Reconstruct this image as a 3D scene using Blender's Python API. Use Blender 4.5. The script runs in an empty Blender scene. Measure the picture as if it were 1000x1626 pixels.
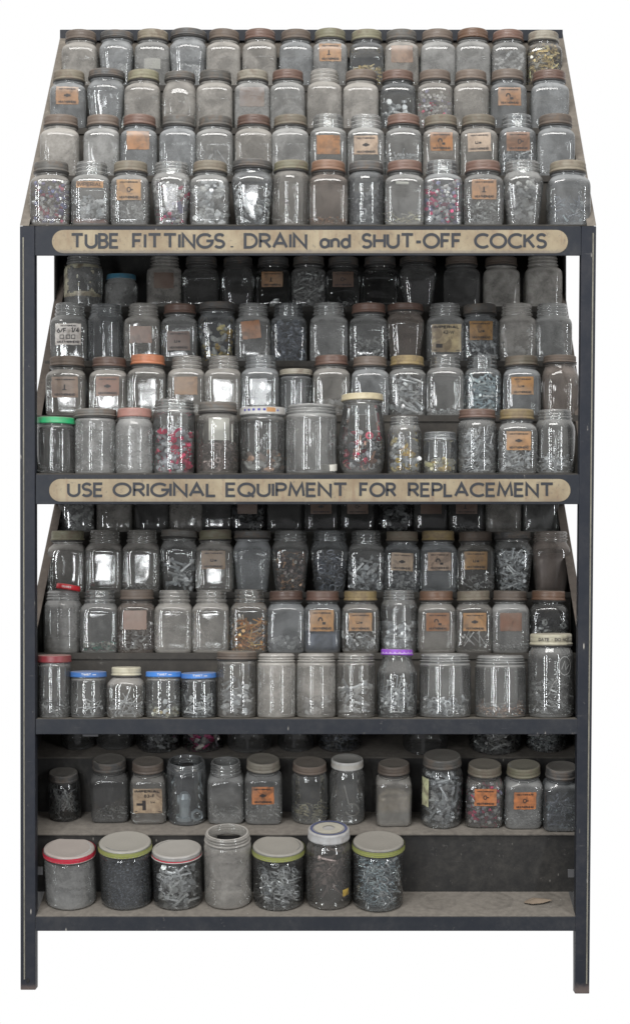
import bpy, math, random
import numpy as np
from mathutils import Vector, Matrix
SC = bpy.context.scene
# ------------------------------------------------------------------ frame of reference
# one photo pixel on the front plane of the rack = S metres; camera level, D metres in front of it
S = 4.0/2900.0
D = 4.0
XP, YP = 535.0, 950.0            # principal point of the photograph
ZC = 0.865                       # height of the lens
def P(d): return S*(1+d/D)
def X(px, d=0.0): return (px-XP)*P(d)
def Z(py, d=0.0): return ZC-(py-YP)*P(d)
# ------------------------------------------------------------------ camera, world, lights, exposure
cam = bpy.data.cameras.new('camera'); camo = bpy.data.objects.new('camera', cam)
SC.collection.objects.link(camo); SC.camera = camo
camo.location = (0, -D, ZC); camo.rotation_euler = (math.pi/2, 0, 0)
cam.sensor_fit = 'VERTICAL'; cam.sensor_height = 24.0
cam.lens = 2900.0/1626.0*24.0
cam.shift_x = (500-XP)/1626.0
cam.shift_y = -(813-YP)/1626.0
cam.clip_end = 100
SC.view_settings.view_transform = 'Standard'; SC.view_settings.look = 'None'
SC.view_settings.exposure = 0.0; SC.view_settings.gamma = 1.0
SC.view_settings.use_curve_mapping = False
SC.render.engine = 'CYCLES'
SC.cycles.use_denoising = True
SC.cycles.max_bounces = 8; SC.cycles.transparent_max_bounces = 40
SC.cycles.caustics_reflective = False; SC.cycles.caustics_refractive = False
SC.cycles.diffuse_bounces = 3; SC.cycles.glossy_bounces = 3

w = bpy.data.worlds.new('World'); SC.world = w; w.use_nodes = True
nt = w.node_tree; nt.nodes.clear()
def N(nt, t, **k):
    n = nt.nodes.new(t)
    for a, v in k.items():
        if a == 'inp':
            for i, vv in v.items(): n.inputs[i].default_value = vv
        else: setattr(n, a, v)
    return n
def math_(nt, op, a, b=None, clamp=False):
    n = nt.nodes.new('ShaderNodeMath'); n.operation = op; n.use_clamp = clamp
    for i, v in enumerate((a, b)):
        if v is None: continue
        if isinstance(v, (int, float)): n.inputs[i].default_value = v
        else: nt.links.new(v, n.inputs[i])
    return n.outputs[0]
def maprange(nt, v, a, b, c=0.0, d=1.0):
    n = nt.nodes.new('ShaderNodeMapRange'); n.interpolation_type = 'SMOOTHSTEP'
    nt.links.new(v, n.inputs[0])
    for i, q in enumerate((a, b, c, d)): n.inputs[i+1].default_value = q
    return n.outputs[0]
def mixc(nt, f, a, b, mode='MIX'):
    n = nt.nodes.new('ShaderNodeMix'); n.data_type = 'RGBA'; n.blend_type = mode
    for i, v in ((0, f), (6, a), (7, b)):
        if isinstance(v, (int, float)): n.inputs[i].default_value = v
        elif isinstance(v, tuple): n.inputs[i].default_value = v if len(v) == 4 else v+(1,)
        else: nt.links.new(v, n.inputs[i])
    return n.outputs[2]
tc = N(nt, 'ShaderNodeTexCoord'); sx = N(nt, 'ShaderNodeSeparateXYZ')
nt.links.new(tc.outputs['Generated'], sx.inputs[0])
back = maprange(nt, sx.outputs[1], 0.15, 0.6)
top = maprange(nt, sx.outputs[2], 0.1, 0.75)
room = mixc(nt, top, (.25, .25, .26), (.85, 0.84, 0.82))
col = mixc(nt, back, room, (1.0, 1.0, 1.0))
bg = N(nt, 'ShaderNodeBackground'); nt.links.new(col, bg.inputs[0]); bg.inputs[1].default_value = 1.0
out = N(nt, 'ShaderNodeOutputWorld'); nt.links.new(bg.outputs[0], out.inputs[0])

def area(name, loc, target, sx_, sy_, power, colr=(1, 1, 1)):
    l = bpy.data.lights.new(name, 'AREA'); l.shape = 'RECTANGLE'; l.size = sx_; l.size_y = sy_
    l.energy = power; l.color = colr
    o = bpy.data.objects.new(name, l); SC.collection.objects.link(o); o.location = loc
    d = Vector(target)-Vector(loc)
    o.rotation_euler = d.to_track_quat('-Z', 'Y').to_euler()
    return o
area('window_light', (-1.9, -3.0, 1.5), (0, 0, 1.0), .15, 2.6, 40, (.95, .98, 1))
area('window_light', (-1.42, -3.6, 1.5), (0, 0, 1.0), .10, 2.6, 26, (.95, .98, 1))
area('window_light', (2.3, -2.8, 1.5), (0, 0, 1.0), .16, 2.6, 40, (.95, .98, 1))
for l_ in (area('window_light', (-1.05, -5.6, 2.0), (-.3, 0, 1.35), .30, .20, 3.4, (.96, .98, 1)),
           area('window_light', (-1.0, -5.7, 2.0), (-.3, 0, 1.35), .74, .52, 7.0, (.96, .98, 1)),
           area('window_light', (-.42, -5.6, 1.86), (-.3, 0, 1.35), .22, .15, 1.6, (.96, .98, 1)),
           area('window_light', (-.45, -5.7, 1.88), (-.3, 0, 1.35), .42, .32, 2.4, (.96, .98, 1)),
           area('window_light', (-1.1, -5.6, 1.06), (-.4, 0, .95), .24, .20, 2.6, (.96, .98, 1)),
           area('window_light', (-1.08, -5.7, 1.06), (-.4, 0, .95), .50, .42, 4.2, (.96, .98, 1))):
    l_.data.shape = 'ELLIPSE'
area('ceiling_light', (-.3, -2.5, 4.2), (0, 0.2, 1.0), 2.8, .9, 122, (1, .985, .96))

# ------------------------------------------------------------------ materials
MATS = {}
def new_mat(name):
    m = bpy.data.materials.new(name); m.use_nodes = True; m.node_tree.nodes.clear()
    o = m.node_tree.nodes.new('ShaderNodeOutputMaterial')
    MATS[name] = m
    return m, m.node_tree, o
def noise(nt, scale, detail=4, rough=.6, vec=None, dist=0.0):
    n = N(nt, 'ShaderNodeTexNoise', inp={'Scale': scale, 'Detail': detail, 'Roughness': rough, 'Distortion': dist})
    if vec is not None: nt.links.new(vec, n.inputs['Vector'])
    return n.outputs['Fac']
def worldpos(nt):
    return N(nt, 'ShaderNodeNewGeometry')
def painted(name, base, dust=(.19, .17, .145), top=.9, wear=.25, rough=.5, scr=True, low=.0, foot=False, rings=()):
    """painted sheet metal: uneven film of dust, scratches, dust settled on what faces up"""
    m, nt, o = new_mat(name)
    g = worldpos(nt); pos = g.outputs['Position']
    s = N(nt, 'ShaderNodeSeparateXYZ'); nt.links.new(g.outputs['Normal'], s.inputs[0])
    up = maprange(nt, s.outputs[2], .35, .85, 0, top)
    n1 = noise(nt, 9, 6, .65, pos); n2 = noise(nt, 70, 5, .7, pos)
    film = maprange(nt, n1, .35, .75, low, wear)
    film2 = math_(nt, 'MULTIPLY', film, maprange(nt, n2, .2, .8, .4, 1.3))
    upn = math_(nt, 'MULTIPLY', up, maprange(nt, n2, .25, .7, .75, 1.0))
    f = math_(nt, 'MAXIMUM', film2, upn, True)
    dcol = mixc(nt, n2, tuple(c*.75 for c in dust), tuple(min(1, c*1.3) for c in dust))
    for (cx_, cy_, rr_) in rings:      # where jars stood the dust is thinner
        dv = N(nt, 'ShaderNodeVectorMath'); dv.operation = 'MULTIPLY_ADD'; nt.links.new(pos, dv.inputs[0]); dv.inputs[1].default_value = (1, 1.04, 0); dv.inputs[2].default_value = (-cx_, -cy_*1.04, 0)
        ln = N(nt, 'ShaderNodeVectorMath'); ln.operation = 'LENGTH'; nt.links.new(dv.outputs[0], ln.inputs[0])
        dd = math_(nt, 'ADD', ln.outputs['Value'], math_(nt, 'MULTIPLY', n2, .010))
        rg = maprange(nt, math_(nt, 'ABSOLUTE', math_(nt, 'SUBTRACT', dd, rr_)), .001, .008, .24, 0)
        ins = math_(nt, 'MULTIPLY', maprange(nt, dd, rr_*.5, rr_, .25, 0), maprange(nt, n1, .35, .6))
        f = math_(nt, 'SUBTRACT', f, math_(nt, 'ADD', math_(nt, 'MULTIPLY', rg, maprange(nt, n1, .38, .55, .1, 1)), ins), True)
    c = mixc(nt, f, base, dcol)
    if scr:
        mp = N(nt, 'ShaderNodeMapping', inp={'Scale': (60, 60, 14)}); nt.links.new(pos, mp.inputs[0])
        v = N(nt, 'ShaderNodeTexVoronoi', inp={'Scale': 1.0}); v.feature = 'F1'; nt.links.new(mp.outputs[0], v.inputs['Vector'])
        sp = maprange(nt, v.outputs['Distance'], .05, .12, 1, 0)
        k = math_(nt, 'MULTIPLY', sp, maprange(nt, n1, .50, .60))
        c = mixc(nt, k, c, (.34, .32, .29))
        n4 = noise(nt, 38, 8, .8, pos)
        c = mixc(nt, maprange(nt, n4, .62, .66, 0, .55), c, (.16, .15, .14))
        mp2 = N(nt, 'ShaderNodeMapping', inp={'Scale': (9, 9, 260), 'Rotation': (.3, .25, .1)}); nt.links.new(pos, mp2.inputs[0])
        n5 = noise(nt, 1.0, 3, .5, mp2.outputs[0])
        c = mixc(nt, math_(nt, 'MULTIPLY', maprange(nt, n5, .70, .74, 0, .5), maprange(nt, n4, .45, .6)), c, (.17, .165, .16))
    if foot:
        sp = N(nt, 'ShaderNodeSeparateXYZ'); nt.links.new(pos, sp.inputs[0])
        z = math_(nt, 'ADD', sp.outputs[2], math_(nt, 'MULTIPLY', n2, .03))
        r = maprange(nt, z, .022, .040, .5, 0)
        c = mixc(nt, r, c, mixc(nt, n2, (.10, .065, .055), (.30, .24, .21)))
    b = N(nt, 'ShaderNodeBsdfPrincipled'); nt.links.new(c, b.inputs['Base Color'])
    nt.links.new(maprange(nt, f, 0, .6, rough, .95), b.inputs['Roughness'])
    b.inputs['Specular IOR Level'].default_value = .16
    bu = N(nt, 'ShaderNodeBump', inp={'Strength': .25, 'Distance': .001}); nt.links.new(n2, bu.inputs['Height']); nt.links.new(bu.outputs[0], b.inputs['Normal'])
    nt.links.new(b.outputs[0], o.inputs[0])
    return m
NAVY = painted('navy_paint', (.021, .024, .031), (.10, .096, .092), top=.7, wear=.26, low=.03)
POST = painted('navy_post_paint', (.019, .022, .030), (.10, .092, .088), top=.4, wear=.22, low=.02, foot=True)
INNER = painted('inner_metal', (.028, .028, .029), (.13, .12, .105), top=.95, wear=.38, low=.1)
FLANGE = painted('flange_metal', (.085, .077, .068), (.24, .212, .18), top=.8, wear=.9, low=.3, rough=.7)
TREAD = painted('tread_metal', (.038, .035, .032), (.15, .135, .115), top=.95, wear=.42, low=.06)
LINE = painted('cream_pinstripe', (.25, .235, .19), (.10, .095, .085), top=0, wear=1.0, low=.1)
BRACK = painted('bare_bracket', (.085, .085, .09), (.14, .135, .13), top=.2, wear=.3)

def sign_material():
    m, nt, o = new_mat('sign_tan'); g = worldpos(nt); pos = g.outputs['Position']
    n1 = noise(nt, 14, 5, .6, pos); n2 = noise(nt, 90, 6, .75, pos)
    c = mixc(nt, maprange(nt, n1, .3, .7), (.215, .16, .098), (.325, .272, .18))
    mp = N(nt, 'ShaderNodeMapping', inp={'Scale': (70, 1, 8)}); nt.links.new(pos, mp.inputs[0])
    n3 = noise(nt, 1.0, 4, .6, mp.outputs[0])
    c = mixc(nt, maprange(nt, n3, .5, .72, 0, .5), c, (.20, .12, .075))
    c = mixc(nt, maprange(nt, n2, .54, .68, 0, .7), c, (.12, .10, .08))
    s = N(nt, 'ShaderNodeSeparateXYZ'); nt.links.new(pos, s.inputs[0])
    # worn strip: the paint has been rubbed along the lower edge of the upper sign
    for zc_, amt in ((Z(401), .8), (Z(796), .35)):
        k = math_(nt, 'ABSOLUTE', math_(nt, 'SUBTRACT', s.outputs[2], zc_))
        edge = maprange(nt, math_(nt, 'ADD', k, math_(nt, 'MULTIPLY', n2, .018)), .008, .018, amt, 0)
        c = mixc(nt, edge, c, (.13, .115, .10))
    b = N(nt, 'ShaderNodeBsdfPrincipled', inp={'Roughness': .6}); nt.links.new(c, b.inputs['Base Color'])
    nt.links.new(b.outputs[0], o.inputs[0]); return m
SIGN = sign_material()
FLANGE_LOW = painted('flange_metal_shaded', (.060, .050, .045), (.16, .135, .115), top=.6, wear=.8, low=.2, rough=.7)  # darker copy of the flange metal, shade under the shelves put in its colour
def plain(name, c, rough=.6, var=.25, scale=60, metal=0.0):
    m, nt, o = new_mat(name)
    t = N(nt, 'ShaderNodeTexCoord'); n1 = noise(nt, scale, 5, .65, t.outputs['Object'])
    cc = mixc(nt, n1, tuple(x*(1-var) for x in c), tuple(min(1, x*(1+var)) for x in c))
    b = N(nt, 'ShaderNodeBsdfPrincipled', inp={'Roughness': rough, 'Metallic': metal}); nt.links.new(cc, b.inputs['Base Color'])
    nt.links.new(b.outputs[0], o.inputs[0]); return m
INK = plain('sign_lettering', (.020, .022, .028), .6, .35, 120)

def lid_material():
    """lid paint from the object's own colour; rust spots; dust on top and in the threads"""
    m, nt, o = new_mat('lid_metal')
    a = N(nt, 'ShaderNodeAttribute', attribute_name='paint'); a.attribute_type = 'OBJECT'
    r = N(nt, 'ShaderNodeAttribute', attribute_name='grime'); r.attribute_type = 'OBJECT'
    oi = N(nt, 'ShaderNodeObjectInfo'); t = N(nt, 'ShaderNodeTexCoord')
    off = N(nt, 'ShaderNodeVectorMath'); off.operation = 'ADD'
    cx = N(nt, 'ShaderNodeCombineXYZ'); k = math_(nt, 'MULTIPLY', oi.outputs['Random'], 40.0)
    for i in range(3): nt.links.new(k, cx.inputs[i])
    nt.links.new(t.outputs['Object'], off.inputs[0]); nt.links.new(cx.outputs[0], off.inputs[1])
    n1 = noise(nt, 45, 6, .7, off.outputs[0]); n2 = noise(nt, 220, 4, .7, off.outputs[0])
    c = mixc(nt, math_(nt, 'MULTIPLY', maprange(nt, n1, .45, .7), r.outputs['Fac']), a.outputs['Color'], (.12, .075, .05))
    g = worldpos(nt); s = N(nt, 'ShaderNodeSeparateXYZ'); nt.links.new(g.outputs['Normal'], s.inputs[0])
    up = maprange(nt, s.outputs[2], .3, .85, 0, 1.0)
    up = math_(nt, 'MULTIPLY', up, maprange(nt, n2, .3, .6, .88, 1.0))
    film = math_(nt, 'MULTIPLY', maprange(nt, n1, .3, .8, .08, .6), r.outputs['Fac'])
    f = math_(nt, 'MAXIMUM', up, film, True)
    c = mixc(nt, f, c, mixc(nt, .4, mixc(nt, n2, (.15, .135, .115), (.27, .245, .21)), a.outputs['Color']))
    b = N(nt, 'ShaderNodeBsdfPrincipled', inp={'Roughness': .45}); nt.links.new(c, b.inputs['Base Color'])
    nt.links.new(maprange(nt, f, 0, .5, .35, .9), b.inputs['Roughness'])
    bu = N(nt, 'ShaderNodeBump', inp={'Strength': .3, 'Distance': .0006}); nt.links.new(n2, bu.inputs['Height']); nt.links.new(bu.outputs[0], b.inputs['Normal'])
    nt.links.new(b.outputs[0], o.inputs[0]); return m
LID = lid_material()

RIM = plain('dark_lid_rim', (.045, .042, .040), .45, .5, 90)  # rolled rim coloured dark, with the shadow under the lid put in

def glass_material():
    m, nt, o = new_mat('dusty_glass')
    du = N(nt, 'ShaderNodeAttribute', attribute_name='dust'); du.attribute_type = 'OBJECT'
    dc = N(nt, 'ShaderNodeAttribute', attribute_name='dust_shade_colour'); dc.attribute_type = 'OBJECT'
    oi = N(nt, 'ShaderNodeObjectInfo'); t = N(nt, 'ShaderNodeTexCoord')
    cx = N(nt, 'ShaderNodeCombineXYZ'); k = math_(nt, 'MULTIPLY', oi.outputs['Random'], 60.0)
    for i in range(3): nt.links.new(k, cx.inputs[i])
    off = N(nt, 'ShaderNodeVectorMath'); off.operation = 'ADD'
    nt.links.new(t.outputs['Object'], off.inputs[0]); nt.links.new(cx.outputs[0], off.inputs[1])
    pos = off.outputs[0]
    n1 = noise(nt, 22, 4, .6, pos, .6); n2 = noise(nt, 160, 5, .75, pos); n3 = noise(nt, 17, 1, .4, pos)
    g = worldpos(nt)
    s = N(nt, 'ShaderNodeSeparateXYZ'); nt.links.new(g.outputs['Normal'], s.inputs[0])
    nz = math_(nt, 'ABSOLUTE', s.outputs[2])
    up = maprange(nt, nz, .12, .7, 0, .5)
    film = math_(nt, 'MULTIPLY', du.outputs['Fac'], maprange(nt, n1, .3, .72, .62, 1.3))
    film = math_(nt, 'MULTIPLY', film, maprange(nt, n2, .3, .7, .85, 1.12))
    f = math_(nt, 'ADD', film, math_(nt, 'MULTIPLY', up, math_(nt, 'ADD', du.outputs['Fac'], .55)), True)
    f = math_(nt, 'MINIMUM', f, .93)
    dif = N(nt, 'ShaderNodeBsdfDiffuse'); nt.links.new(mixc(nt, n2, dc.outputs['Color'], dc.outputs['Color']), dif.inputs[0])
    trl = N(nt, 'ShaderNodeBsdfTranslucent'); nt.links.new(dc.outputs['Color'], trl.inputs[0])
    md = N(nt, 'ShaderNodeMixShader', inp={0: .25}); nt.links.new(dif.outputs[0], md.inputs[1]); nt.links.new(trl.outputs[0], md.inputs[2])
    lw = N(nt, 'ShaderNodeLayerWeight', inp={'Blend': .5})
    edge = maprange(nt, lw.outputs['Facing'], .55, 1.0)
    tint = mixc(nt, edge, (.94, .955, .95), (.42, .46, .45))
    tr = N(nt, 'ShaderNodeBsdfTransparent'); nt.links.new(tint, tr.inputs[0])
    m1 = N(nt, 'ShaderNodeMixShader'); nt.links.new(f, m1.inputs[0]); nt.links.new(tr.outputs[0], m1.inputs[1]); nt.links.new(md.outputs[0], m1.inputs[2])
    gl = N(nt, 'ShaderNodeBsdfGlossy', inp={'Roughness': .05, 'Color': (1, 1, 1, 1)})
    bu = N(nt, 'ShaderNodeBump', inp={'Strength': .40, 'Distance': .0032}); nt.links.new(n3, bu.inputs['Height'])
    fr = N(nt, 'ShaderNodeFresnel', inp={'IOR': 1.55})
    nt.links.new(bu.outputs[0], gl.inputs['Normal'])
    ff = math_(nt, 'MULTIPLY', fr.outputs[0], math_(nt, 'SUBTRACT', 1.3, math_(nt, 'MULTIPLY', f, 1.15)), True)
    m2 = N(nt, 'ShaderNodeMixShader'); nt.links.new(ff, m2.inputs[0]); nt.links.new(m1.outputs[0], m2.inputs[1]); nt.links.new(gl.outputs[0], m2.inputs[2])
    nt.links.new(m2.outputs[0], o.inputs[0]); return m
GLASS = glass_material()
def loose_material():
    m, nt, o = new_mat('loose_hardware')
    a = N(nt, 'ShaderNodeAttribute', attribute_name='Col')
    b = N(nt, 'ShaderNodeBsdfPrincipled', inp={'Roughness': .36, 'Metallic': .3}); nt.links.new(a.outputs['Color'], b.inputs['Base Color'])
    nt.links.new(b.outputs[0], o.inputs[0]); return m
LOOSE = loose_material()
def paper_material():
    m, nt, o = new_mat('aged_paper')
    a = N(nt, 'ShaderNodeAttribute', attribute_name='paint'); a.attribute_type = 'OBJECT'
    oi = N(nt, 'ShaderNodeObjectInfo'); t = N(nt, 'ShaderNodeTexCoord')
    cx = N(nt, 'ShaderNodeCombineXYZ'); k = math_(nt, 'MULTIPLY', oi.outputs['Random'], 30.0)
    for i in range(3): nt.links.new(k, cx.inputs[i])
    off = N(nt, 'ShaderNodeVectorMath'); off.operation = 'ADD'
    nt.links.new(t.outputs['Object'], off.inputs[0]); nt.links.new(cx.outputs[0], off.inputs[1])
    n1 = noise(nt, 50, 6, .7, off.outputs[0]); n2 = noise(nt, 14, 3, .5, off.outputs[0])
    c = mixc(nt, maprange(nt, n1, .35, .68, 0, .6), a.outputs['Color'], (.10, .065, .045))
    n6 = noise(nt, 26, 3, .6, off.outputs[0], 1.0); c = mixc(nt, maprange(nt, n6, .55, .62, 0, .55), c, (.085, .055, .04))
    c = mixc(nt, maprange(nt, n2, .4, .65, 0, .3), c, (.30, .26, .22))
    b = N(nt, 'ShaderNodeBsdfPrincipled', inp={'Roughness': .32}); nt.links.new(c, b.inputs['Base Color'])
    nt.links.new(b.outputs[0], o.inputs[0]); return m
PAPER = paper_material()
def flatcol(name, c, rough=.55): return plain(name, c, rough, .15, 90)
PRINT_DARK = flatcol('dark_print', (.035, .03, .03)); PRINT_WHITE = flatcol('white_print', (.68, .68, .66))
PRINT_BLUE = flatcol('blue_print', (.05, .05, .28)); PRINT_OCHRE = flatcol('ochre_print', (.42, .22, .09))
PRINT_LIME = flatcol('lime_print', (.29, .31, .09)); PRINT_RED = flatcol('red_print', (.55, .02, .05)); PRINT_PALE = flatcol('pale_print', (.5, .45, .36))

# ------------------------------------------------------------------ mesh helpers
def link(name, verts, faces, mat, parent=None, smooth=False, cols=None):
    me = bpy.data.meshes.new(name)
    me.from_pydata([tuple(v) for v in verts], [], faces)
    if cols is not None:
        at = me.color_attributes.new('Col', 'FLOAT_COLOR', 'POINT')
        at.data.foreach_set('color', np.asarray(cols, dtype=np.float32).ravel())
    me.materials.append(mat)
    if smooth: me.shade_smooth()
    o = bpy.data.objects.new(name, me); SC.collection.objects.link(o)
    if parent is not None: o.parent = parent
    return o
class MB:
    def __init__(s): s.v = []; s.f = []
    def add(s, vs, fs):
        b = len(s.v); s.v += [tuple(v) for v in vs]; s.f += [tuple(i+b for i in f) for f in fs]
    def hexa(s, a):                       # 8 corners: bottom 4 ccw, top 4 ccw
        s.add(a, [(0, 3, 2, 1), (4, 5, 6, 7), (0, 1, 5, 4), (1, 2, 6, 5), (2, 3, 7, 6), (3, 0, 4, 7)])
    def box(s, x0, x1, y0, y1, z0, z1):
        s.hexa([(x0, y0, z0), (x1, y0, z0), (x1, y1, z0), (x0, y1, z0), (x0, y0, z1), (x1, y0, z1), (x1, y1, z1), (x0, y1, z1)])
    def prism_x(s, poly, x0, x1):         # poly in (y,z)
        n = len(poly); vs = [(x0, y, z) for y, z in poly]+[(x1, y, z) for y, z in poly]
        fs = [tuple(range(n))[::-1], tuple(range(n, 2*n))]+[(i, (i+1) % n, n+(i+1) % n, n+i) for i in range(n)]
        s.add(vs, fs)
    def build(s, name, mat, parent=None, bevel=0, smooth=False):
        o = link(name, s.v, s.f, mat, parent, smooth)
        if bevel:
            import bmesh
            bm = bmesh.new(); bm.from_mesh(o.data)
            bmesh.ops.recalc_face_normals(bm, faces=bm.faces)
            bmesh.ops.bevel(bm, geom=list(bm.edges), offset=bevel, segments=2, affect='EDGES', profile=.6)
            bm.to_mesh(o.data); bm.free()
        return o
def tag(o, label=None, cat=None, group=None, kind=None):
    if label: o['label'] = label
    if cat: o['category'] = cat
    if group: o['group'] = group
    if kind: o['kind'] = kind
    return o

# ------------------------------------------------------------------ stroke lettering
def arc(cx, cy, rx, ry, a0, a1, n=14):
    return [(cx+rx*math.cos(math.radians(a0+(a1-a0)*i/n)), cy+ry*math.sin(math.radians(a0+(a1-a0)*i/n))) for i in range(n+1)]
G = {
 'T': (.74, [[(0, 1), (.74, 1)], [(.37, 1), (.37, 0)]]),
 'U': (.68, [[(0, 1), (0, .34)]+arc(.34, .34, .34, .34, 180, 360)+[(.68, 1)]]),
 'B': (.52, [[(.26, .53), (0, .53), (0, 1), (.26, 1)]+arc(.26, .765, .22, .235, 90, -90), [(0, .53), (0, 0), (.28, 0)]+arc(.28, .265, .24, .265, -90, 90)]),
 'E': (.5, [[(.5, 1), (0, 1), (0, 0), (.5, 0)], [(0, .52), (.44, .52)]]),
 'F': (.5, [[(.5, 1), (0, 1), (0, 0)], [(0, .52), (.42, .52)]]),
 'I': (.02, [[(.01, 0), (.01, 1)]]),
 'N': (.68, [[(0, 0), (0, 1), (.68, 0), (.68, 1)]]),
 'G': (.86, [arc(.46, .5, .46, .5, 42, 360, 26)+[(.55, .5)]]),
 'S': (.56, [arc(.29, .755, .25, .245, 25, 250, 14)+arc(.27, .26, .28, .26, 70, -150, 14)]),
 '.': (.06, [[(.03, 0), (.03, .1)]]),
 'D': (.66, [[(.24, 1), (0, 1), (0, 0), (.24, 0)]+arc(.24, .5, .42, .5, -90, 90, 18)]),
 'R': (.56, [[(0, 0), (0, 1), (.28, 1)]+arc(.28, .745, .25, .255, 90, -90)+[(0, .49)], [(.26, .49), (.58, 0)]]),
 'A': (.76, [[(0, 0), (.38, 1), (.76, 0)], [(.14, .32), (.62, .32)]]),
 'H': (.66, [[(0, 0), (0, 1)], [(.66, 0), (.66, 1)], [(0, .52), (.66, .52)]]),
 'O': (.94, [arc(.47, .5, .47, .5, 90, 450, 30)]),
 'Q': (.94, [arc(.47, .5, .47, .5, 90, 450, 30), [(.55, .3), (.9, -.08)]]),
 'C': (.78, [arc(.48, .5, .48, .5, 48, 312, 24)]),
 'K': (.58, [[(0, 0), (0, 1)], [(.56, 1), (.04, .46)], [(.2, .6), (.6, 0)]]),
 'L': (.46, [[(0, 1), (0, 0), (.46, 0)]]),
 'P': (.54, [[(0, 0), (0, 1), (.28, 1)]+arc(.28, .74, .26, .26, 90, -90)+[(0, .48)]]),
 'M': (.86, [[(0, 0), (.1, 1), (.43, .12), (.76, 1), (.86, 0)]]),
 'W': (.98, [[(0, 1), (.25, 0), (.49, .9), (.73, 0), (.98, 1)]]),
 'V': (.72, [[(0, 1), (.36, 0), (.72, 1)]]),
 '-': (.3, [[(0, .42), (.3, .42)]]),
 '8': (.5, [arc(.25, .76, .21, .24, -90, 270, 16), arc(.25, .26, .25, .26, 90, 450, 16)]),
 '3': (.48, [arc(.22, .76, .22, .24, 140, -90, 12)+arc(.22, .26, .26, .26, 90, -140, 12)]),
 '4': (.55, [[(.4, 0), (.4, 1), (0, .3), (.55, .3)]]),
 '2': (.5, [arc(.25, .73, .25, .27, 160, -30, 12)+[(0, 0), (.5, 0)]]),
 '1': (.2, [[(0, .8), (.18, 1), (.18, 0)]]),
 '6': (.5, [arc(.25, .3, .25, .3, 90, 450, 16), [(.02, .4), (.36, 1)]]),
 '/': (.4, [[(0, 0), (.4, 1)]]),
 'a': (.5, [arc(.25, .31, .25, .31, 0, 360, 20), [(.5, .62), (.5, 0)]]),
 'n': (.44, [[(0, 0), (0, .62)], [(0, .3)]+arc(.22, .38, .22, .24, 180, 0, 12)+[(.44, 0)]]),
 'd': (.5, [arc(.25, .31, .25, .31, 0, 360, 20), [(.5, 1), (.5, 0)]]),
 ' ': (.35, []),
}
def ribbon(mb, pts, wd, fn, lift=0.0):
    """polyline with mitred joints laid on a surface by fn(x, z, lift)"""
    q = [pts[0]]
    for p in pts[1:]:
        if math.hypot(p[0]-q[-1][0], p[1]-q[-1][1]) > 1e-6: q.append(p)
    n = len(q)
    if n < 2: return
    closed = n > 3 and math.hypot(q[0][0]-q[-1][0], q[0][1]-q[-1][1]) < 1e-5
    L = []
    for i in range(n):
        a = q[i-1] if i > 0 else (q[-2] if closed else None)
        b = q[i+1] if i < n-1 else (q[1] if closed else None)
        d1 = Vector((q[i][0]-a[0], q[i][1]-a[1])).normalized() if a else None
        d2 = Vector((b[0]-q[i][0], b[1]-q[i][1])).normalized() if b else None
        if d1 is None: d1 = d2
        if d2 is None: d2 = d1
        nn = Vector((-(d1.y+d2.y), d1.x+d2.x))
        if nn.length < 1e-4: nn = Vector((-d1.y, d1.x))
        nn.normalize()
        c = max(.45, nn.dot(Vector((-d1.y, d1.x))))
        L.append((q[i], nn*(wd/2/c)))
    vs = []
    for p, o in L:
        vs.append(fn(p[0]+o.x, p[1]+o.y, lift)); vs.append(fn(p[0]-o.x, p[1]-o.y, lift))
    mb.add(vs, [(2*i, 2*i+1, 2*i+3, 2*i+2) for i in range(n-1)])
def write(mb, text, x0, x1, z0, h, wd, fn, gap=.2):
    """text fitted between x0 and x1, cap height h"""
    tot = sum(G[c][0] for c in text)+gap*(len(text)-1)
    k = (x1-x0-wd)/max(tot, .01)
    x = x0+wd/2; lift = 0
    for c in text:
        gw, st = G[c]
        for s_ in st:
            ribbon(mb, [(x+px*k, z0+wd/2+pz*(h-wd)) for px, pz in s_], wd, fn, lift); lift += 2e-5
        x += (gw+gap)*k

# ------------------------------------------------------------------ RACK
rack = bpy.data.objects.new('display_rack', None); SC.collection.objects.link(rack); rack.location = (0, 0, 0)
tag(rack, 'tall dark navy metal display rack with lettered signs and stepped shelves of jars', 'display rack')
XL, XR = X(32), X(946)
def xr_at(z):  # right post leans inward a little towards the foot
    t = (Z(360)-z)/(Z(360)-Z(1578)); return X(946)+(X(935)-X(946))*max(0, min(1, t))
def post(xo_t, xi_t, xo_b, xi_b, zt, zb, name):
    dpt = .032; m = MB()
    m.hexa([(xo_b, 0, zb), (xi_b, 0, zb), (xi_b, dpt, zb), (xo_b, dpt, zb), (xo_t, 0, zt), (xi_t, 0, zt), (xi_t, dpt, zt), (xo_t, dpt, zt)])
    return m.build(name, POST, rack, .0018)
post(X(32), X(55.5), X(33), X(57), Z(359), Z(1572), 'post')
post(X(922.5), X(946), X(912), X(935), Z(359), Z(1578), 'post')
def stripe(x_t, x_b, zt, zb, wd=.0028):
    m = MB(); m.hexa([(x_b-wd/2, -.0016, zb), (x_b+wd/2, -.0016, zb), (x_b+wd/2, .004, zb), (x_b-wd/2, .004, zb),
                      (x_t-wd/2, -.0016, zt), (x_t+wd/2, -.0016, zt), (x_t+wd/2, .004, zt), (x_t-wd/2, .004, zt)])
    return m.build('pinstripe', LINE, rack)
stripe(X(37.5), X(39.5), Z(377), Z(1555)); stripe(X(941), X(930.5), Z(370), Z(1562))
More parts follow.
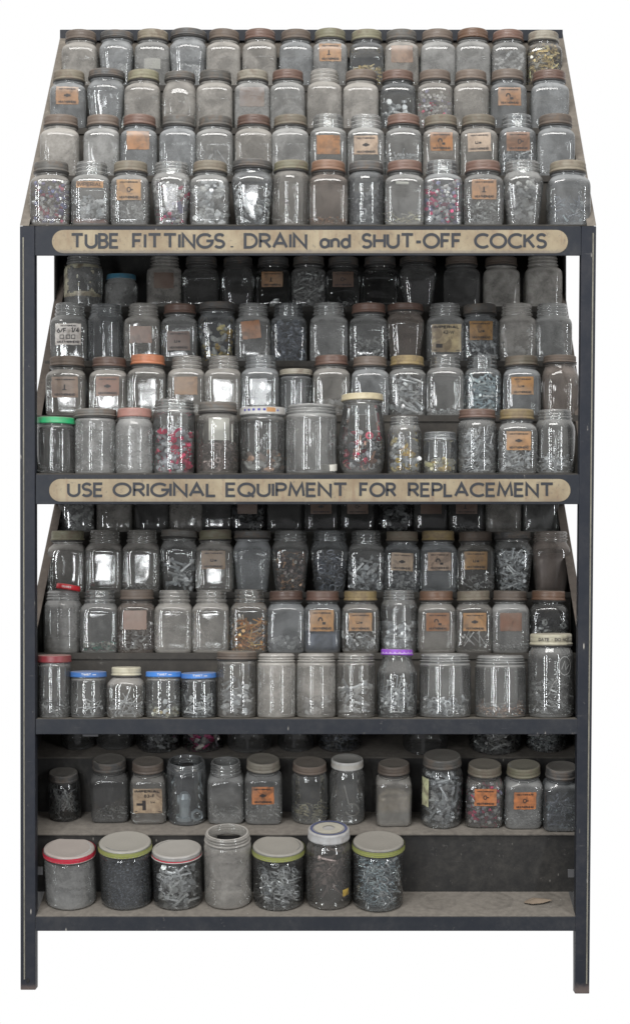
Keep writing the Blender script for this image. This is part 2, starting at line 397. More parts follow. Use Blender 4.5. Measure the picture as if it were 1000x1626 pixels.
# hole in the left foot
m = MB(); m.add([(X(45)+.0035*math.cos(a*math.pi/6), -.0012, Z(1557)+.005*math.sin(a*math.pi/6)) for a in range(12)], [tuple(range(12))[::-1]])
m.build('bolt_hole', plain('hole_black', (.006, .006, .006)), rack)

TH = .0025
# fascias --------------------------------------------------
def fascia(y0, y1, x0, x1, name='fascia'):
    m = MB(); m.box(x0, x1, .0012, .0012+TH*2, Z(y1), Z(y0)); return m.build(name, NAVY, rack, .0012)
F1 = fascia(359, 405.5, X(56), X(922))
F2 = fascia(753.5, 800.5, X(57), X(919.5))
F3 = fascia(1142, 1166, X(57), X(916.5))
F4 = fascia(1456, 1478.5, X(57.3), X(913.5))
m = MB(); m.hexa([(X(909.5, .03), .030, Z(1578)), (X(914), .030, Z(1578)), (X(914), .0318, Z(1578)), (X(909.5, .03), .0318, Z(1578)),
                  (X(909.5, .03), .030, Z(1482)), (X(914), .030, Z(1482)), (X(914), .0318, Z(1482)), (X(909.5, .03), .0318, Z(1482))]); m.build('post_flange', POST, rack)
# hollow-section returns under each fascia (bottom lip)
# signs ----------------------------------------------------
def sign(fas, x0, x1, y0, y1):
    xa, xb, za, zb = X(x0), X(x1), Z(y1), Z(y0); r = (zb-za)/2; zc_ = (za+zb)/2
    pts = [(xb-r+r*math.sin(math.pi*i/16), zc_+r*math.cos(math.pi*i/16)) for i in range(17)]
    pts += [(xa+r-r*math.sin(math.pi*i/16), zc_-r*math.cos(math.pi*i/16)) for i in range(17)]
    n = len(pts); y_ = .0002
    vs = [(x, y_, z) for x, z in pts]+[(x, y_+.0016, z) for x, z in pts]
    m = MB(); m.add(vs, [tuple(range(n)), tuple(range(n, 2*n))[::-1]]+[(i, n+i, n+(i+1) % n, (i+1) % n) for i in range(n)])
    return m.build('sign_panel', SIGN, fas)
s1 = sign(F1, 83, 901, 365, 402); s2 = sign(F2, 78.5, 905, 760.5, 796.5)
def lettering(words_, z0, h, wd, par):
    m = MB(); fn = lambda x, z, l: (x, -.0006-l, z)
    for t, a, b in words_: write(m, t, X(a), X(b), z0, h, wd, fn)
    return m.build('lettering', INK, par)
lettering([('TUBE', 112, 190), ('FITTINGS', 210, 358), ('.', 366, 371), ('DRAIN', 387, 488), ('and', 507, 557), ('SHUT-OFF', 573, 733), ('COCKS', 752, 868)],
          Z(395), Z(370)-Z(395), .0061, F1)
lettering([('USE', 107, 165), ('ORIGINAL', 179, 344), ('EQUIPMENT', 358, 552), ('FOR', 570, 629), ('REPLACEMENT', 647, 879)],
          Z(789.5), Z(766)-Z(789.5), .0058, F2)

# stepped shelves -----------------------------------------
FR = [.006, .158, .308, .458]       # depth of the front edge of each step
DB = .60                            # back of the rack
SEC = {1: [356.5, 280.5, 205, 137], 2: [751.5, 661, 574.5, 488], 3: [1141, 1038, 941.5, 846]}
SECX = {1: (36, 942), 2: (57.5, 921), 3: (58, 918)}
def side_x(d, left, z):
    return X(33.5 if left else 944.5) if True else 0
step_z = {}
for s_, rows in SEC.items():
    zs = [Z(y, FR[i]) for i, y in enumerate(rows)]
    step_z[s_] = zs
    xl = XL+.006; xr = xr_at(zs[0])-.006
    for i in range(4):
        d0 = FR[i]+.001; d1 = FR[i+1] if i < 3 else DB
        m = MB()
        fxl, fxr = (X(57.5), X(917.5)) if i == 0 and s_ > 1 else (xl, xr)
        m.box(fxl if i == 0 and s_ > 1 else xl, fxr if i == 0 and s_ > 1 else xr, d0, d1, zs[i]-TH, zs[i])
        # rolled lip on the step's front edge
        if i > 0: m.box(xl, xr, d0-.0035, d0-.0005, zs[i]-.012, zs[i]+.0022)
        m.build('step_tread', TREAD, rack)
        m = MB()
        if i < 3:
            m.box(xl, xr, d1+.0012, d1+.0012+TH, zs[i]+.0012, zs[i+1]-TH-.001)
            m.build('step_riser', TREAD, rack)
# top riser behind the last row = back panel
zt = Z(51, DB)
m = MB(); m.box(XL+.001, XR-.001, DB+.001, DB+.004, Z(1200, .5), zt-.002); m.build('back_panel', INNER, rack)
m = MB(); m.box(XL+.004, X(944), DB-.052, DB-.049, Z(74, .55), zt-.03)
m = MB(); m.box(XL, XR-.002, DB-.022, DB+.006, zt-.0285, zt); m.build('top_rail', NAVY, rack, .002)
m = MB(); m.box(XL+.008, XR-.010, DB-.014, DB-.001, zt-.068, zt-.030); m.build('top_ledge', FLANGE, rack, .002)

# sloping side panels --------------------------------------
def slope(sec):
    if sec == 1: a = (.024, Z(359, .024)); b = (DB, Z(50, .594))
    if sec == 2: a = (.0, Z(770)); b = (.481, Z(479, .481))
    if sec == 3: a = (.0, Z(1064)); b = (.491, Z(801, .491))
    return a, b
for sec, (zlo,) in {1: (Z(404),), 2: (Z(800),), 3: (Z(1165),)}.items():
    (da, za), (db, zb) = slope(sec)
    k = (zb-za)/(db-da)
    for left in (True, False):
        xo = XL if left else xr_at(za)
        sgn = 1 if left else -1
        x0, x1 = sorted((xo+sgn*.0005, xo+sgn*.0030))
        zz = step_z[sec]
        ylo = {1: 404, 2: 799, 3: 1165}[sec]; zl = (lambda d_: Z(ylo, d_)) if sec < 3 else (lambda d_: zlo)
        if sec == 1: poly = [(.034, zl(.034)), (.034, za+k*(.034-da)), (DB, za+k*(DB-da)-.002), (DB, zl(DB))]
        else:
            yt = {2: 404.3, 3: 799.3}[sec]
            poly = [(.034, zl(.034)), (.034, za+k*(.034-da)), (db, zb), (db, Z(yt, db)), (DB, Z(yt, DB)), (DB, zl(DB))]
        m = MB(); m.prism_x(poly, x0, x1); m.build('side_panel', INNER, rack)
        # inward flange along the sloping edge
        de = DB if sec == 1 else (.56 if sec == 2 else .53)
        d0 = .010 if sec == 1 else .035
        t = .0035; wd = .020
        x0, x1 = sorted((xo, xo+sgn*wd))
        A = (d0, za+k*(d0-da)); B = (de, za+k*(de-da))
        if sec == 1: A = (.0015, Z(358.6)+.0)
        nrm = Vector((-k, 1)).normalized()*t
        poly = [(A[0]-nrm.x*.0, A[1]), (B[0], B[1]), (B[0]+.0, B[1]-.006), (A[0]+.006, A[1]-.004)]
        m = MB(); m.prism_x([(A[0], A[1]), (A[0]-nrm.x, A[1]+nrm.y), (B[0]-nrm.x, B[1]+nrm.y), (B[0], B[1])], x0, x1)
        m.build('side_flange', FLANGE if sec == 1 else FLANGE_LOW, rack, .0008)

# bottom section: shelves slope down to the front ----------
T4 = math.radians(16.0)
U = Vector((0, math.cos(T4), math.sin(T4))); NRM = Vector((0, -math.sin(T4), math.cos(T4)))
def proj_y(p): return YP-(p.z-ZC)/P(p.y)
def march(p, dirn, ytarget, lo=0.0, hi=.6):
    a, b = lo, hi; fa = proj_y(p+dirn*a)-ytarget
    for _ in range(50):
        c = (a+b)/2; fc = proj_y(p+dirn*c)-ytarget
        if (fc > 0) == (fa > 0): a = c
        else: b = c
    return (a+b)/2
f3 = Vector((0, .002, Z(1456)+.001))
L3 = march(f3, U, 1417); j3 = f3+U*L3
H3 = march(j3, NRM, 1325); f2 = j3+NRM*H3
L2 = march(f2, U, 1290); j2 = f2+U*L2
H2 = march(j2, NRM, 1202.5); f1 = j2+NRM*H2
L1 = (DB-f1.y)/U.y
print('S4', L3, H3, L2, H2, L1, f2, f1)
xa, xb = X(57.3)-.025, X(913.5)+.03
xa4, xb4 = XL+.004, xr_at(Z(1400))-.004
def slab(p, u, ln, nrm, th, name, mat, x0=xa4, x1=xb4):
    q = [p, p+u*ln, p+u*ln-nrm*th, p-nrm*th]
    m = MB(); m.prism_x([(v.y, v.z) for v in q], x0, x1); return m.build(name, mat, rack)
FLOOR4 = painted('dusty_shelf', (.06, .055, .05), (.185, .167, .146), top=.97, wear=.6, low=.2, rings=[(X(px, .07), .078, rr) for px, rr in ((694, .047), (782, .048), (868, .040))])
slab(f3, U, L3+.008, NRM, TH, 'shelf_floor', FLOOR4, X(57.5), X(913.3))
slab(f2-U*.001, U, L2+.009, NRM, TH, 'shelf_floor', FLOOR4)
slab(f1-U*.001, U, L1-.004, NRM, TH, 'shelf_floor', FLOOR4)
slab(j3+U*.0035+NRM*.0003, NRM, H3-TH-.002, -U, TH, 'shelf_riser', INNER)
slab(j2+U*.0035+NRM*.0003, NRM, H2-TH-.002, -U, TH, 'shelf_riser', INNER)
for left in (True, False):
    xo = XL+.0005 if left else xr_at(Z(1478))-.0005
    sgn = 1 if left else -1
    x0, x1 = sorted((xo, xo+sgn*.003))
    m = MB(); m.prism_x([(.034, Z(1478)), (.034, Z(1167)), (DB, Z(1167)), (DB, Z(1478))], x0, x1); m.build('side_panel', INNER, rack)
m = MB(); m.box(XL+.004, xr_at(Z(1478))-.004, DB+.001, DB+.004, Z(1478), Z(1200, .5)-.001); m.build('back_panel', INNER, rack)
# small bare brackets
for px, py, ww, hh, yy in ((143, 1166.5, 25, 7, -.001), (848, 1165.5, 19, 7, -.001), (62.5, 1383, 12, 13, .036), (907, 1387, 12, 13, .036)):
    m = MB(); m.box(X(px-ww/2, yy), X(px+ww/2, yy), yy+.0005 if yy > 0 else .0085, yy+.004 if yy > 0 else .013, Z(py+hh/2, yy), Z(py-hh/2, yy)); m.build('bracket', BRACK, rack, .0008)
# ------------------------------------------------------------------ JARS
def lerp(a, b, t): return a+(b-a)*t
def prof(keys, t):
    for (t0, v0), (t1, v1) in zip(keys, keys[1:]):
        if t <= t1:
            k = (t-t0)/(t1-t0) if t1 > t0 else 0
            return lerp(v0, v1, k)
    return keys[-1][1]
# kind: radius keys (height fraction -> fraction of half width), squareness exponent keys, neck start
KIND = {
 'sq': dict(r=[(0, .86), (.015, .92), (.05, .985), (.10, 1), (.60, 1), (.66, .995), (.705, .965), (.745, .90), (.772, .83), (.785, .80)], n=[(0, 5.5), (.62, 6.5), (.735, 4.2), (.785, 2)], neck=.785, nr=.80, dep=.96),
 'tp': dict(r=[(0, .70), (.02, .76), (.06, .80), (.35, .90), (.66, 1.0), (.72, .985), (.77, .92), (.80, .86), (.83, .85)], n=[(0, 4.5), (.64, 4.5), (.76, 2.8), (.83, 2)], neck=.83, nr=.86, dep=.95),
 'rd': dict(r=[(0, .88), (.015, .94), (.05, .99), (.09, 1), (.68, 1), (.74, .975), (.79, .91), (.82, .85), (.84, .82)], n=[(0, 2), (1, 2)], neck=.84, nr=.82, dep=1),
 'st': dict(r=[(0, .90), (.015, .955), (.04, .99), (.07, 1), (.80, 1), (.83, .985), (.85, .94), (.86, .93)], n=[(0, 2), (1, 2)], neck=.86, nr=.93, dep=1),
 'br': dict(r=[(0, .70), (.02, .78), (.08, .90), (.20, .985), (.30, 1), (.50, .97), (.75, .86), (.86, .80), (.89, .79)], n=[(0, 2), (1, 2)], neck=.89, nr=.80, dep=1),
 'bt': dict(r=[(0, .90), (.02, .95), (.05, .97), (.62, 1), (.66, .98), (.76, .84), (.86, .72), (.89, .70)], n=[(0, 2), (1, 2)], neck=.89, nr=.72, dep=1),
 'hx': dict(r=[(0, .88), (.02, .94), (.06, .98), (.10, 1), (.62, 1), (.69, .96), (.75, .84), (.79, .74), (.81, .72)], n=[(0, 3.4), (.62, 3.4), (.8, 2)], neck=.81, nr=.72, dep=1),
 'ov': dict(r=[(0, .78), (.02, .84), (.07, .90), (.40, 1), (.60, .985), (.70, .93), (.77, .84), (.81, .78), (.83, .76)], n=[(0, 3.2), (.6, 3.2), (.8, 2)], neck=.83, nr=.76, dep=.95),
}
class Jar: pass
def sup(a, b, n, th):
    c, s_ = math.cos(th), math.sin(th)
    r = (abs(c)**n+abs(s_)**n)**(-1.0/n)
    return a*r*c, b*r*s_
def jar_radius(K, t, open_):
    if t <= K['neck']: return prof(K['r'], t)
    return K['nr']
def make_glass(W, H, kind, lidded):
    K = KIND[kind]; a = W/2; ts = [0, .008, .02, .04, .07, .10, .2, .35, .5, .6, .64, .67, .70, .73, .76, .79, .82, .84]
    ts = [t for t in ts if t < K['neck']]+[K['neck']]
    rings = [(t*H, prof(K['r'], t)*a, prof(K['n'], t)) for t in ts]
    nr = K['nr']*a; z0 = K['neck']*H; dz = H-z0
    # threaded neck: three raised rings
    for ft, k in ((.06, .97), (.14, 1.05), (.24, 1.05), (.30, .965), (.38, .955), (.45, 1.015), (.52, 1.015), (.58, .955), (.68, .955), (.74, 1.01), (.80, 1.01), (.86, .955), (.95, .955), (.985, .94), (1.0, .915)):
        rings.append((z0+dz*ft, nr*k, 2))
    rings += [(H*1.0, nr*.885, 2), (H*.992, nr*.865, 2), (z0, nr*.86, 2)]
    th = [2*math.pi*i/56 for i in range(56)]; n = 56
    vs = []
    sgn = 1
    # domed base
    vs.append((0, 0, .004))
    for z, r, e in [(.003, rings[0][1]*.7, rings[0][2])]+rings:
        for q in th:
            x, y = sup(r, r*K['dep'], e, q); vs.append((x, y, z))
    fs = [(0, 1+(i+1) % n, 1+i) for i in range(n)]
    for k in range(len(rings)):
        b = 1+k*n
        fs += [(b+i, b+(i+1) % n, b+n+(i+1) % n, b+n+i) for i in range(n)]
    return vs, fs
def lathe(pr, n=48, cx=0, cy=0):
    vs = []; fs = []
    for r, z in pr:
        for i in range(n): vs.append((cx+r*math.cos(2*math.pi*i/n), cy+r*math.sin(2*math.pi*i/n), z))
    for k in range(len(pr)-1):
        b = k*n; fs += [(b+i, b+(i+1) % n, b+n+(i+1) % n, b+n+i) for i in range(n)]
    fs.append(tuple(range(n))[::-1]); fs.append(tuple(range((len(pr)-1)*n, len(pr)*n)))
    return vs, fs
def make_lid(r, z0, z1, style='screw'):
    h = z1-z0
    if style == 'flat':
        pr = [(r*.95, z0), (r*1.0, z0+h*.02), (r*1.02, z0+h*.10), (r*1.02, z0+h*.2), (r, z0+h*.28), (r, z0+h*.8), (r*.985, z0+h*.93), (r*.95, z1), (r*.90, z1), (r*.88, z1-.0008)]
    else:
        pr = [(r*.95, z0), (r*1.01, z0+h*.01), (r*1.04, z0+h*.08), (r*1.04, z0+h*.16), (r*.985, z0+h*.24), (r*.985, z0+h*.34), (r*1.012, z0+h*.40), (r*.99, z0+h*.47), (r*1.012, z0+h*.54), (r*.985, z0+h*.60),
              (r*1.0, z0+h*.68), (r*1.0, z0+h*.84), (r*.975, z0+h*.95), (r*.94, z1), (r*.885, z1), (r*.87, z1-.0004), (r*.3, z1-.0002)]
    return lathe(pr)
# ---- loose pieces
def tube(p0, p1, r0, r1=None, k=6):
    r1 = r0 if r1 is None else r1
    a = np.array(p0, float); b = np.array(p1, float); d = b-a; L = np.linalg.norm(d); d = d/L
    u = np.cross(d, [0, 0, 1.]) if abs(d[2]) < .9 else np.cross(d, [1., 0, 0]); u /= np.linalg.norm(u); v = np.cross(d, u)
    c = [math.cos(2*math.pi*i/k) for i in range(k)]; s_ = [math.sin(2*math.pi*i/k) for i in range(k)]
    vs = [a+r0*(u*c[i]+v*s_[i]) for i in range(k)]+[b+r1*(u*c[i]+v*s_[i]) for i in range(k)]
    fs = [(i, (i+1) % k, k+(i+1) % k, k+i) for i in range(k)]+[tuple(range(k))[::-1], tuple(range(k, 2*k))]
    return vs, fs
def comb(*parts):
    V = []; F = []
    for vs, fs in parts:
        b = len(V); V += [np.array(v, float) for v in vs]; F += [tuple(i+b for i in f) for f in fs]
    return np.array(V), F
def ringpiece(R, r, h, k=10, hexo=False):
    ko = 6 if hexo else k
    V = []; F = []; k = 12
    for z in (-h/2, h/2):
        for i in range(k):
            a = 2*math.pi*i/k
            ro = R*(math.cos(math.pi/6)/math.cos(((a) % (math.pi/3))-math.pi/6)) if hexo else R
            V.append((ro*math.cos(a), ro*math.sin(a), z))
        for i in range(k):
            a = 2*math.pi*i/k; V.append((r*math.cos(a), r*math.sin(a), z))
    for i in range(k):
        j = (i+1) % k
        F += [(i, j, 2*k+j, 2*k+i), (k+j, k+i, 3*k+i, 3*k+j), (i, k+i, k+j, j), (2*k+i, 2*k+j, 3*k+j, 3*k+i)]
    return np.array(V), F
def torus(R, r, a0=0, a1=360, k=14, m_=5):
    V = []; F = []
    for i in range(k+1):
        a = math.radians(a0+(a1-a0)*i/k)
        for j in range(m_):
            b = 2*math.pi*j/m_; V.append(((R+r*math.cos(b))*math.cos(a), (R+r*math.cos(b))*math.sin(a), r*math.sin(b)))
    for i in range(k):
        for j in range(m_): F.append((i*m_+j, (i+1)*m_+j, (i+1)*m_+(j+1) % m_, i*m_+(j+1) % m_))
    return np.array(V), F
PIECE = {
 'screw': (comb(tube((0, 0, -.013), (0, 0, .011), .0014, .0017, 5), tube((0, 0, .011), (0, 0, .0135), .0036, .0040, 7)), .013),
 'short': (comb(tube((0, 0, -.006), (0, 0, .005), .0014, .0017, 5), tube((0, 0, .005), (0, 0, .0075), .0036, .0036, 6)), .007),
 'bolt': (comb(tube((0, 0, -.020), (0, 0, .015), .0030, None, 7), tube((0, 0, .015), (0, 0, .021), .0068, None, 6)), .02),
 'fit': (comb(tube((0, 0, -.011), (0, 0, .011), .0040, None, 8), tube((0, 0, -.003), (0, 0, .005), .0068, None, 6), tube((0, 0, .009), (0, 0, .012), .0050, None, 8)), .011),
 'elbow': (comb(tube((0, 0, -.010), (0, 0, .004), .0045, None, 8), tube((0, 0, .002), (.012, 0, .002), .0045, None, 8), tube((0, 0, -.006), (0, 0, 0), .0065, None, 6)), .011),
 'nut': (ringpiece(.0075, .0042, .005, hexo=True), .006),
 'washer': (ringpiece(.008, .004, .0015), .007),
 'ring': (torus(.0075, .0013), .008),
 'clip': (comb(torus(.0075, .0015, 20, 330), tube((.007, .003, 0), (.016, .006, 0), .0015, None, 5)), .011),
 'disc': (comb(tube((0, 0, -.0012), (0, 0, .0012), .0065, None, 14)), .005),
 'bead': (comb(tube((0, 0, -.0035), (0, 0, .0035), .0036, None, 9)), .003),
 'rod': (comb(tube((0, 0, -.030), (0, 0, .030), .0013, None, 5)), .03),
 'nail': (comb(tube((0, 0, -.020), (0, 0, .019), .0010, None, 5), tube((0, 0, .019), (0, 0, .020), .0028, None, 7)), .02),
 'grain': (comb(tube((0, 0, -.0017), (0, 0, .0017), .0020, .0012, 5)), .0015),
 'shred': (comb(tube((-.007, 0, 0), (.006, .003, .001), .0022, .0010, 4)), .006),
}
PAL = {
 'silver': [(.52, .53, .54), (.40, .41, .42), (.30, .31, .32), (.62, .62, .62)],
 'grey': [(.26, .26, .26), (.34, .335, .33), (.20, .20, .20), (.42, .42, .41)],
 'dark': [(.07, .07, .075), (.12, .12, .12), (.18, .18, .18), (.05, .05, .05)],
 'dkblue': [(.09, .10, .12), (.14, .15, .18), (.07, .08, .10), (.22, .23, .26)],
 'brass': [(.50, .37, .16), (.60, .48, .24), (.36, .27, .13), (.42, .40, .35)],
 'gold': [(.55, .36, .08), (.4, .4, .38), (.3, .3, .29), (.5, .42, .2)],
 'white': [(.66, .66, .64), (.55, .55, .54), (.72, .72, .70)],
 'beads': [(.62, .62, .62), (.45, .45, .45), (.18, .16, .30), (.30, .05, .10), (.12, .14, .28), (.55, .55, .52)],
 'pinkmix': [(.60, .58, .56), (.45, .44, .44), (.60, .04, .14), (.35, .34, .36), (.18, .17, .26), (.5, .5, .5)],
 'redmix': [(.60, .02, .08), (.34, .34, .36), (.45, .45, .46), (.62, .03, .12), (.25, .25, .27)],
 'hard': [(.15, .15, .15), (.5, .5, .5), (.65, .65, .65), (.12, .12, .13), (.30, .30, .30), (.5, .5, .52), (.35, .2, .14), (.06, .06, .06), (.45, .05, .09)],
 'rust': [(.22, .12, .07), (.30, .18, .11), (.14, .09, .07), (.24, .22, .2)],
 'orange': [(.55, .22, .05), (.42, .18, .06), (.40, .34, .28), (.60, .33, .12)],
 'green': [(.05, .18, .13), (.22, .25, .22), (.30, .29, .25), (.35, .34, .3)],
 'bluesilver': [(.36, .43, .46), (.45, .52, .54), (.28, .34, .37), (.56, .60, .60)],
 'brown': [(.16, .12, .11), (.22, .17, .155), (.10, .08, .075)],
 'yellowish': [(.38, .34, .22), (.30, .29, .26), (.45, .42, .3)],
 'cork': [(.42, .26, .18), (.35, .34, .32), (.25, .2, .17), (.4, .38, .36)],
 'cream': [(.6, .57, .45)],
 'pinkblk': [(.35, .02, .12), (.45, .42, .38), (.06, .05, .06), (.30, .28, .27), (.25, .02, .08)],
}
def pile(W, H, kind, name, spec, parent_m, rnd, tilt=0.0):
    """one heap of loose pieces settled inside a jar; spec = (piece, palette, low, high, count)"""
    K = KIND[kind]; V = []; F = []; C = []; nb = 0
    for pc, pal, lo, hi, cnt in spec:
        (pv, pf), hl = PIECE[pc]
        made = 0; tries = 0
        while made < cnt and tries < cnt*12:
            tries += 1
            t = lo+(hi-lo)*rnd.random()**1.15
            if pc in ('rod', 'nail') and rnd.random() < .5: t = lo+(hi-lo)*.4
            th = rnd.random()*2*math.pi; rad = rnd.random()**.35
            n_ = prof(K['n'], t); rr = prof(K['r'], min(t, K['neck']))*W/2*.93-.0022
            x, y = sup(rr, rr*K['dep'], n_, th); c = np.array([x*rad, y*rad, t*H])
            ax = rnd.gauss(0, 1), rnd.gauss(0, 1), rnd.gauss(0, 1)*(.55 if pc not in ('rod', 'nail') else 1.3)
            ax = np.array(ax); ax /= np.linalg.norm(ax)
            ok = True; k = rnd.uniform(.85, 1.15)*(1.3 if pc == 'clip' and pal == 'white' else 1.0)
            hk = hl*max(k, 1.0) if hl < .015 else hl
            e1, e2 = c+ax*hk, c-ax*hk
            for e in (e1, e2):
                te = e[2]/H
                if te < .035 or te > max(hi+.12, .2) or te > .93: ok = False; break
                n2 = prof(K['n'], te); r2 = jar_radius(K, te, True)*W/2*.93-.0012
                if (abs(e[0]/r2))**n2+(abs(e[1]/(r2*K['dep'])))**n2 > 1: ok = False; break
            if not ok: continue
            u = np.cross(ax, [0.31, .52, .79]); u /= np.linalg.norm(u); v = np.cross(ax, u)
            if pc in ('ring', 'washer', 'nut', 'disc', 'clip'):
                if rad*rr > rr-hk*.9: c = c*np.array([max(0, 1-hk*.9/rr)/max(rad, .01), max(0, 1-hk*.9/rr)/max(rad, .01), 1])
                M = np.array([u, v, ax]) if rnd.random() < .5 else np.array([ax, u, v])
            else: M = np.array([u, v, ax])
            V.append((pv*(k if hl < .015 else 1))@M+c)
            F += [tuple(i+nb for i in f) for f in pf]; nb += len(pv)
            col_ = np.array(rnd.choice(PAL[pal]))*rnd.uniform(.65, 1.6)*1.3
            C.append(np.tile(np.append(np.clip(col_, 0, 1), 1.0), (len(pv), 1)))
            made += 1
    if not V: return None
    o = link(name, np.concatenate(V), F, LOOSE, None, False, np.concatenate(C))
    o.matrix_world = parent_m
    return o
def fill_plug(W, H, kind, top, colr, name, parent_m, rnd):
    K = KIND[kind]; n = 36; vs = []; fs = []
    ts = [.03, .06, .10]+[.10+(top-.10)*k/4 for k in range(1, 5)] if top > .14 else [.03, .05, top]
    for t in ts:
        r = prof(K['r'], t)*W/2*.93-.001
        for i in range(n):
            x, y = sup(r, r*K['dep'], prof(K['n'], t), 2*math.pi*i/n); vs.append((x, y, t*H+(.0 if t != ts[-1] else rnd.uniform(-.002, .003))))
    for k in range(len(ts)-1):
        b = k*n; fs += [(b+i, b+(i+1) % n, b+n+(i+1) % n, b+n+i) for i in range(n)]
    vs.append((0, 0, top*H+.004)); c = len(vs)-1; b = (len(ts)-1)*n
    fs += [(b+i, b+(i+1) % n, c) for i in range(n)]; fs.append(tuple(range(n))[::-1])
    ks = [rnd.uniform(.7, 1.25) for _ in vs]; cols = [tuple(min(1, q*kk) for q in (colr if name != 'sandy_fill' or v_[2] > top*H*.55 else (.27, .27, .26)))+(1,) for kk, v_ in zip(ks, vs)]
    o = link(name, vs, fs, LOOSE, None, True, cols); o.matrix_world = parent_m; return o

LIDC = {'br': (.17, .13, .105), 'dg': (.09, .09, .09), 'gy': (.14, .135, .125), 'tn': (.26, .225, .165), 'ol': (.27, .255, .165), 'rr': (.19, .11, .085), 'ro': (.27, .15, .095),
        'be': (.34, .31, .25), 'bl': (.035, .17, .50), 'tb': (.06, .22, .33), 'gn': (.015, .29, .11), 'pk': (.30, .15, .125), 'og': (.42, .16, .08), 'wh': (.66, .65, .62), 'cr': (.60, .56, .42),
        'go': (.44, .38, .25), 'dr': (.26, .03, .04), 'pu': (.26, .06, .50), 'rd': (.42, .36, .34), 'lm': (.33, .32, .29), 'bs': (.34, .25, .11), 'wr': (.62, .60, .57), 'wb': (.62, .62, .62)}
LIDN = {'br': 'brown', 'dg': 'dark grey', 'gy': 'grey', 'tn': 'tan', 'ol': 'olive', 'rr': 'rust red', 'ro': 'rusty orange', 'be': 'beige', 'bl': 'bright blue', 'tb': 'dull blue', 'gn': 'green', 'pk': 'pink red',
        'og': 'orange', 'wh': 'white', 'cr': 'cream', 'go': 'pale gold', 'dr': 'dark red', 'pu': 'purple', 'rd': 'red', 'lm': 'lime', 'bs': 'brass', 'wr': 'white', 'wb': 'white'}
CLEAN = {'bl', 'gn', 'og', 'wh', 'cr', 'go', 'pu', 'rd', 'lm', 'wr', 'wb', 'pk', 'dr', 'tb'}
DUST_SHADE_C = {'w': (.475, .45, .415), 'g': (.47, .465, .45), 'c': (.43, .44, .445), 'd': (.20, .196, .19), 'b': (.32, .275, .245)}  # d: darker dust, shelf shade put into the colour of jars standing under it
LABC = {'y': (.62, .42, .08), 'o': (.38, .195, .092), 'd': (.15, .088, .065), 'i': (.40, .29, .21), 'c': (.62, .58, .44), 'b': (.26, .15, .10), 'r': (.52, .18, .07), 'g': (.20, .17, .15)}
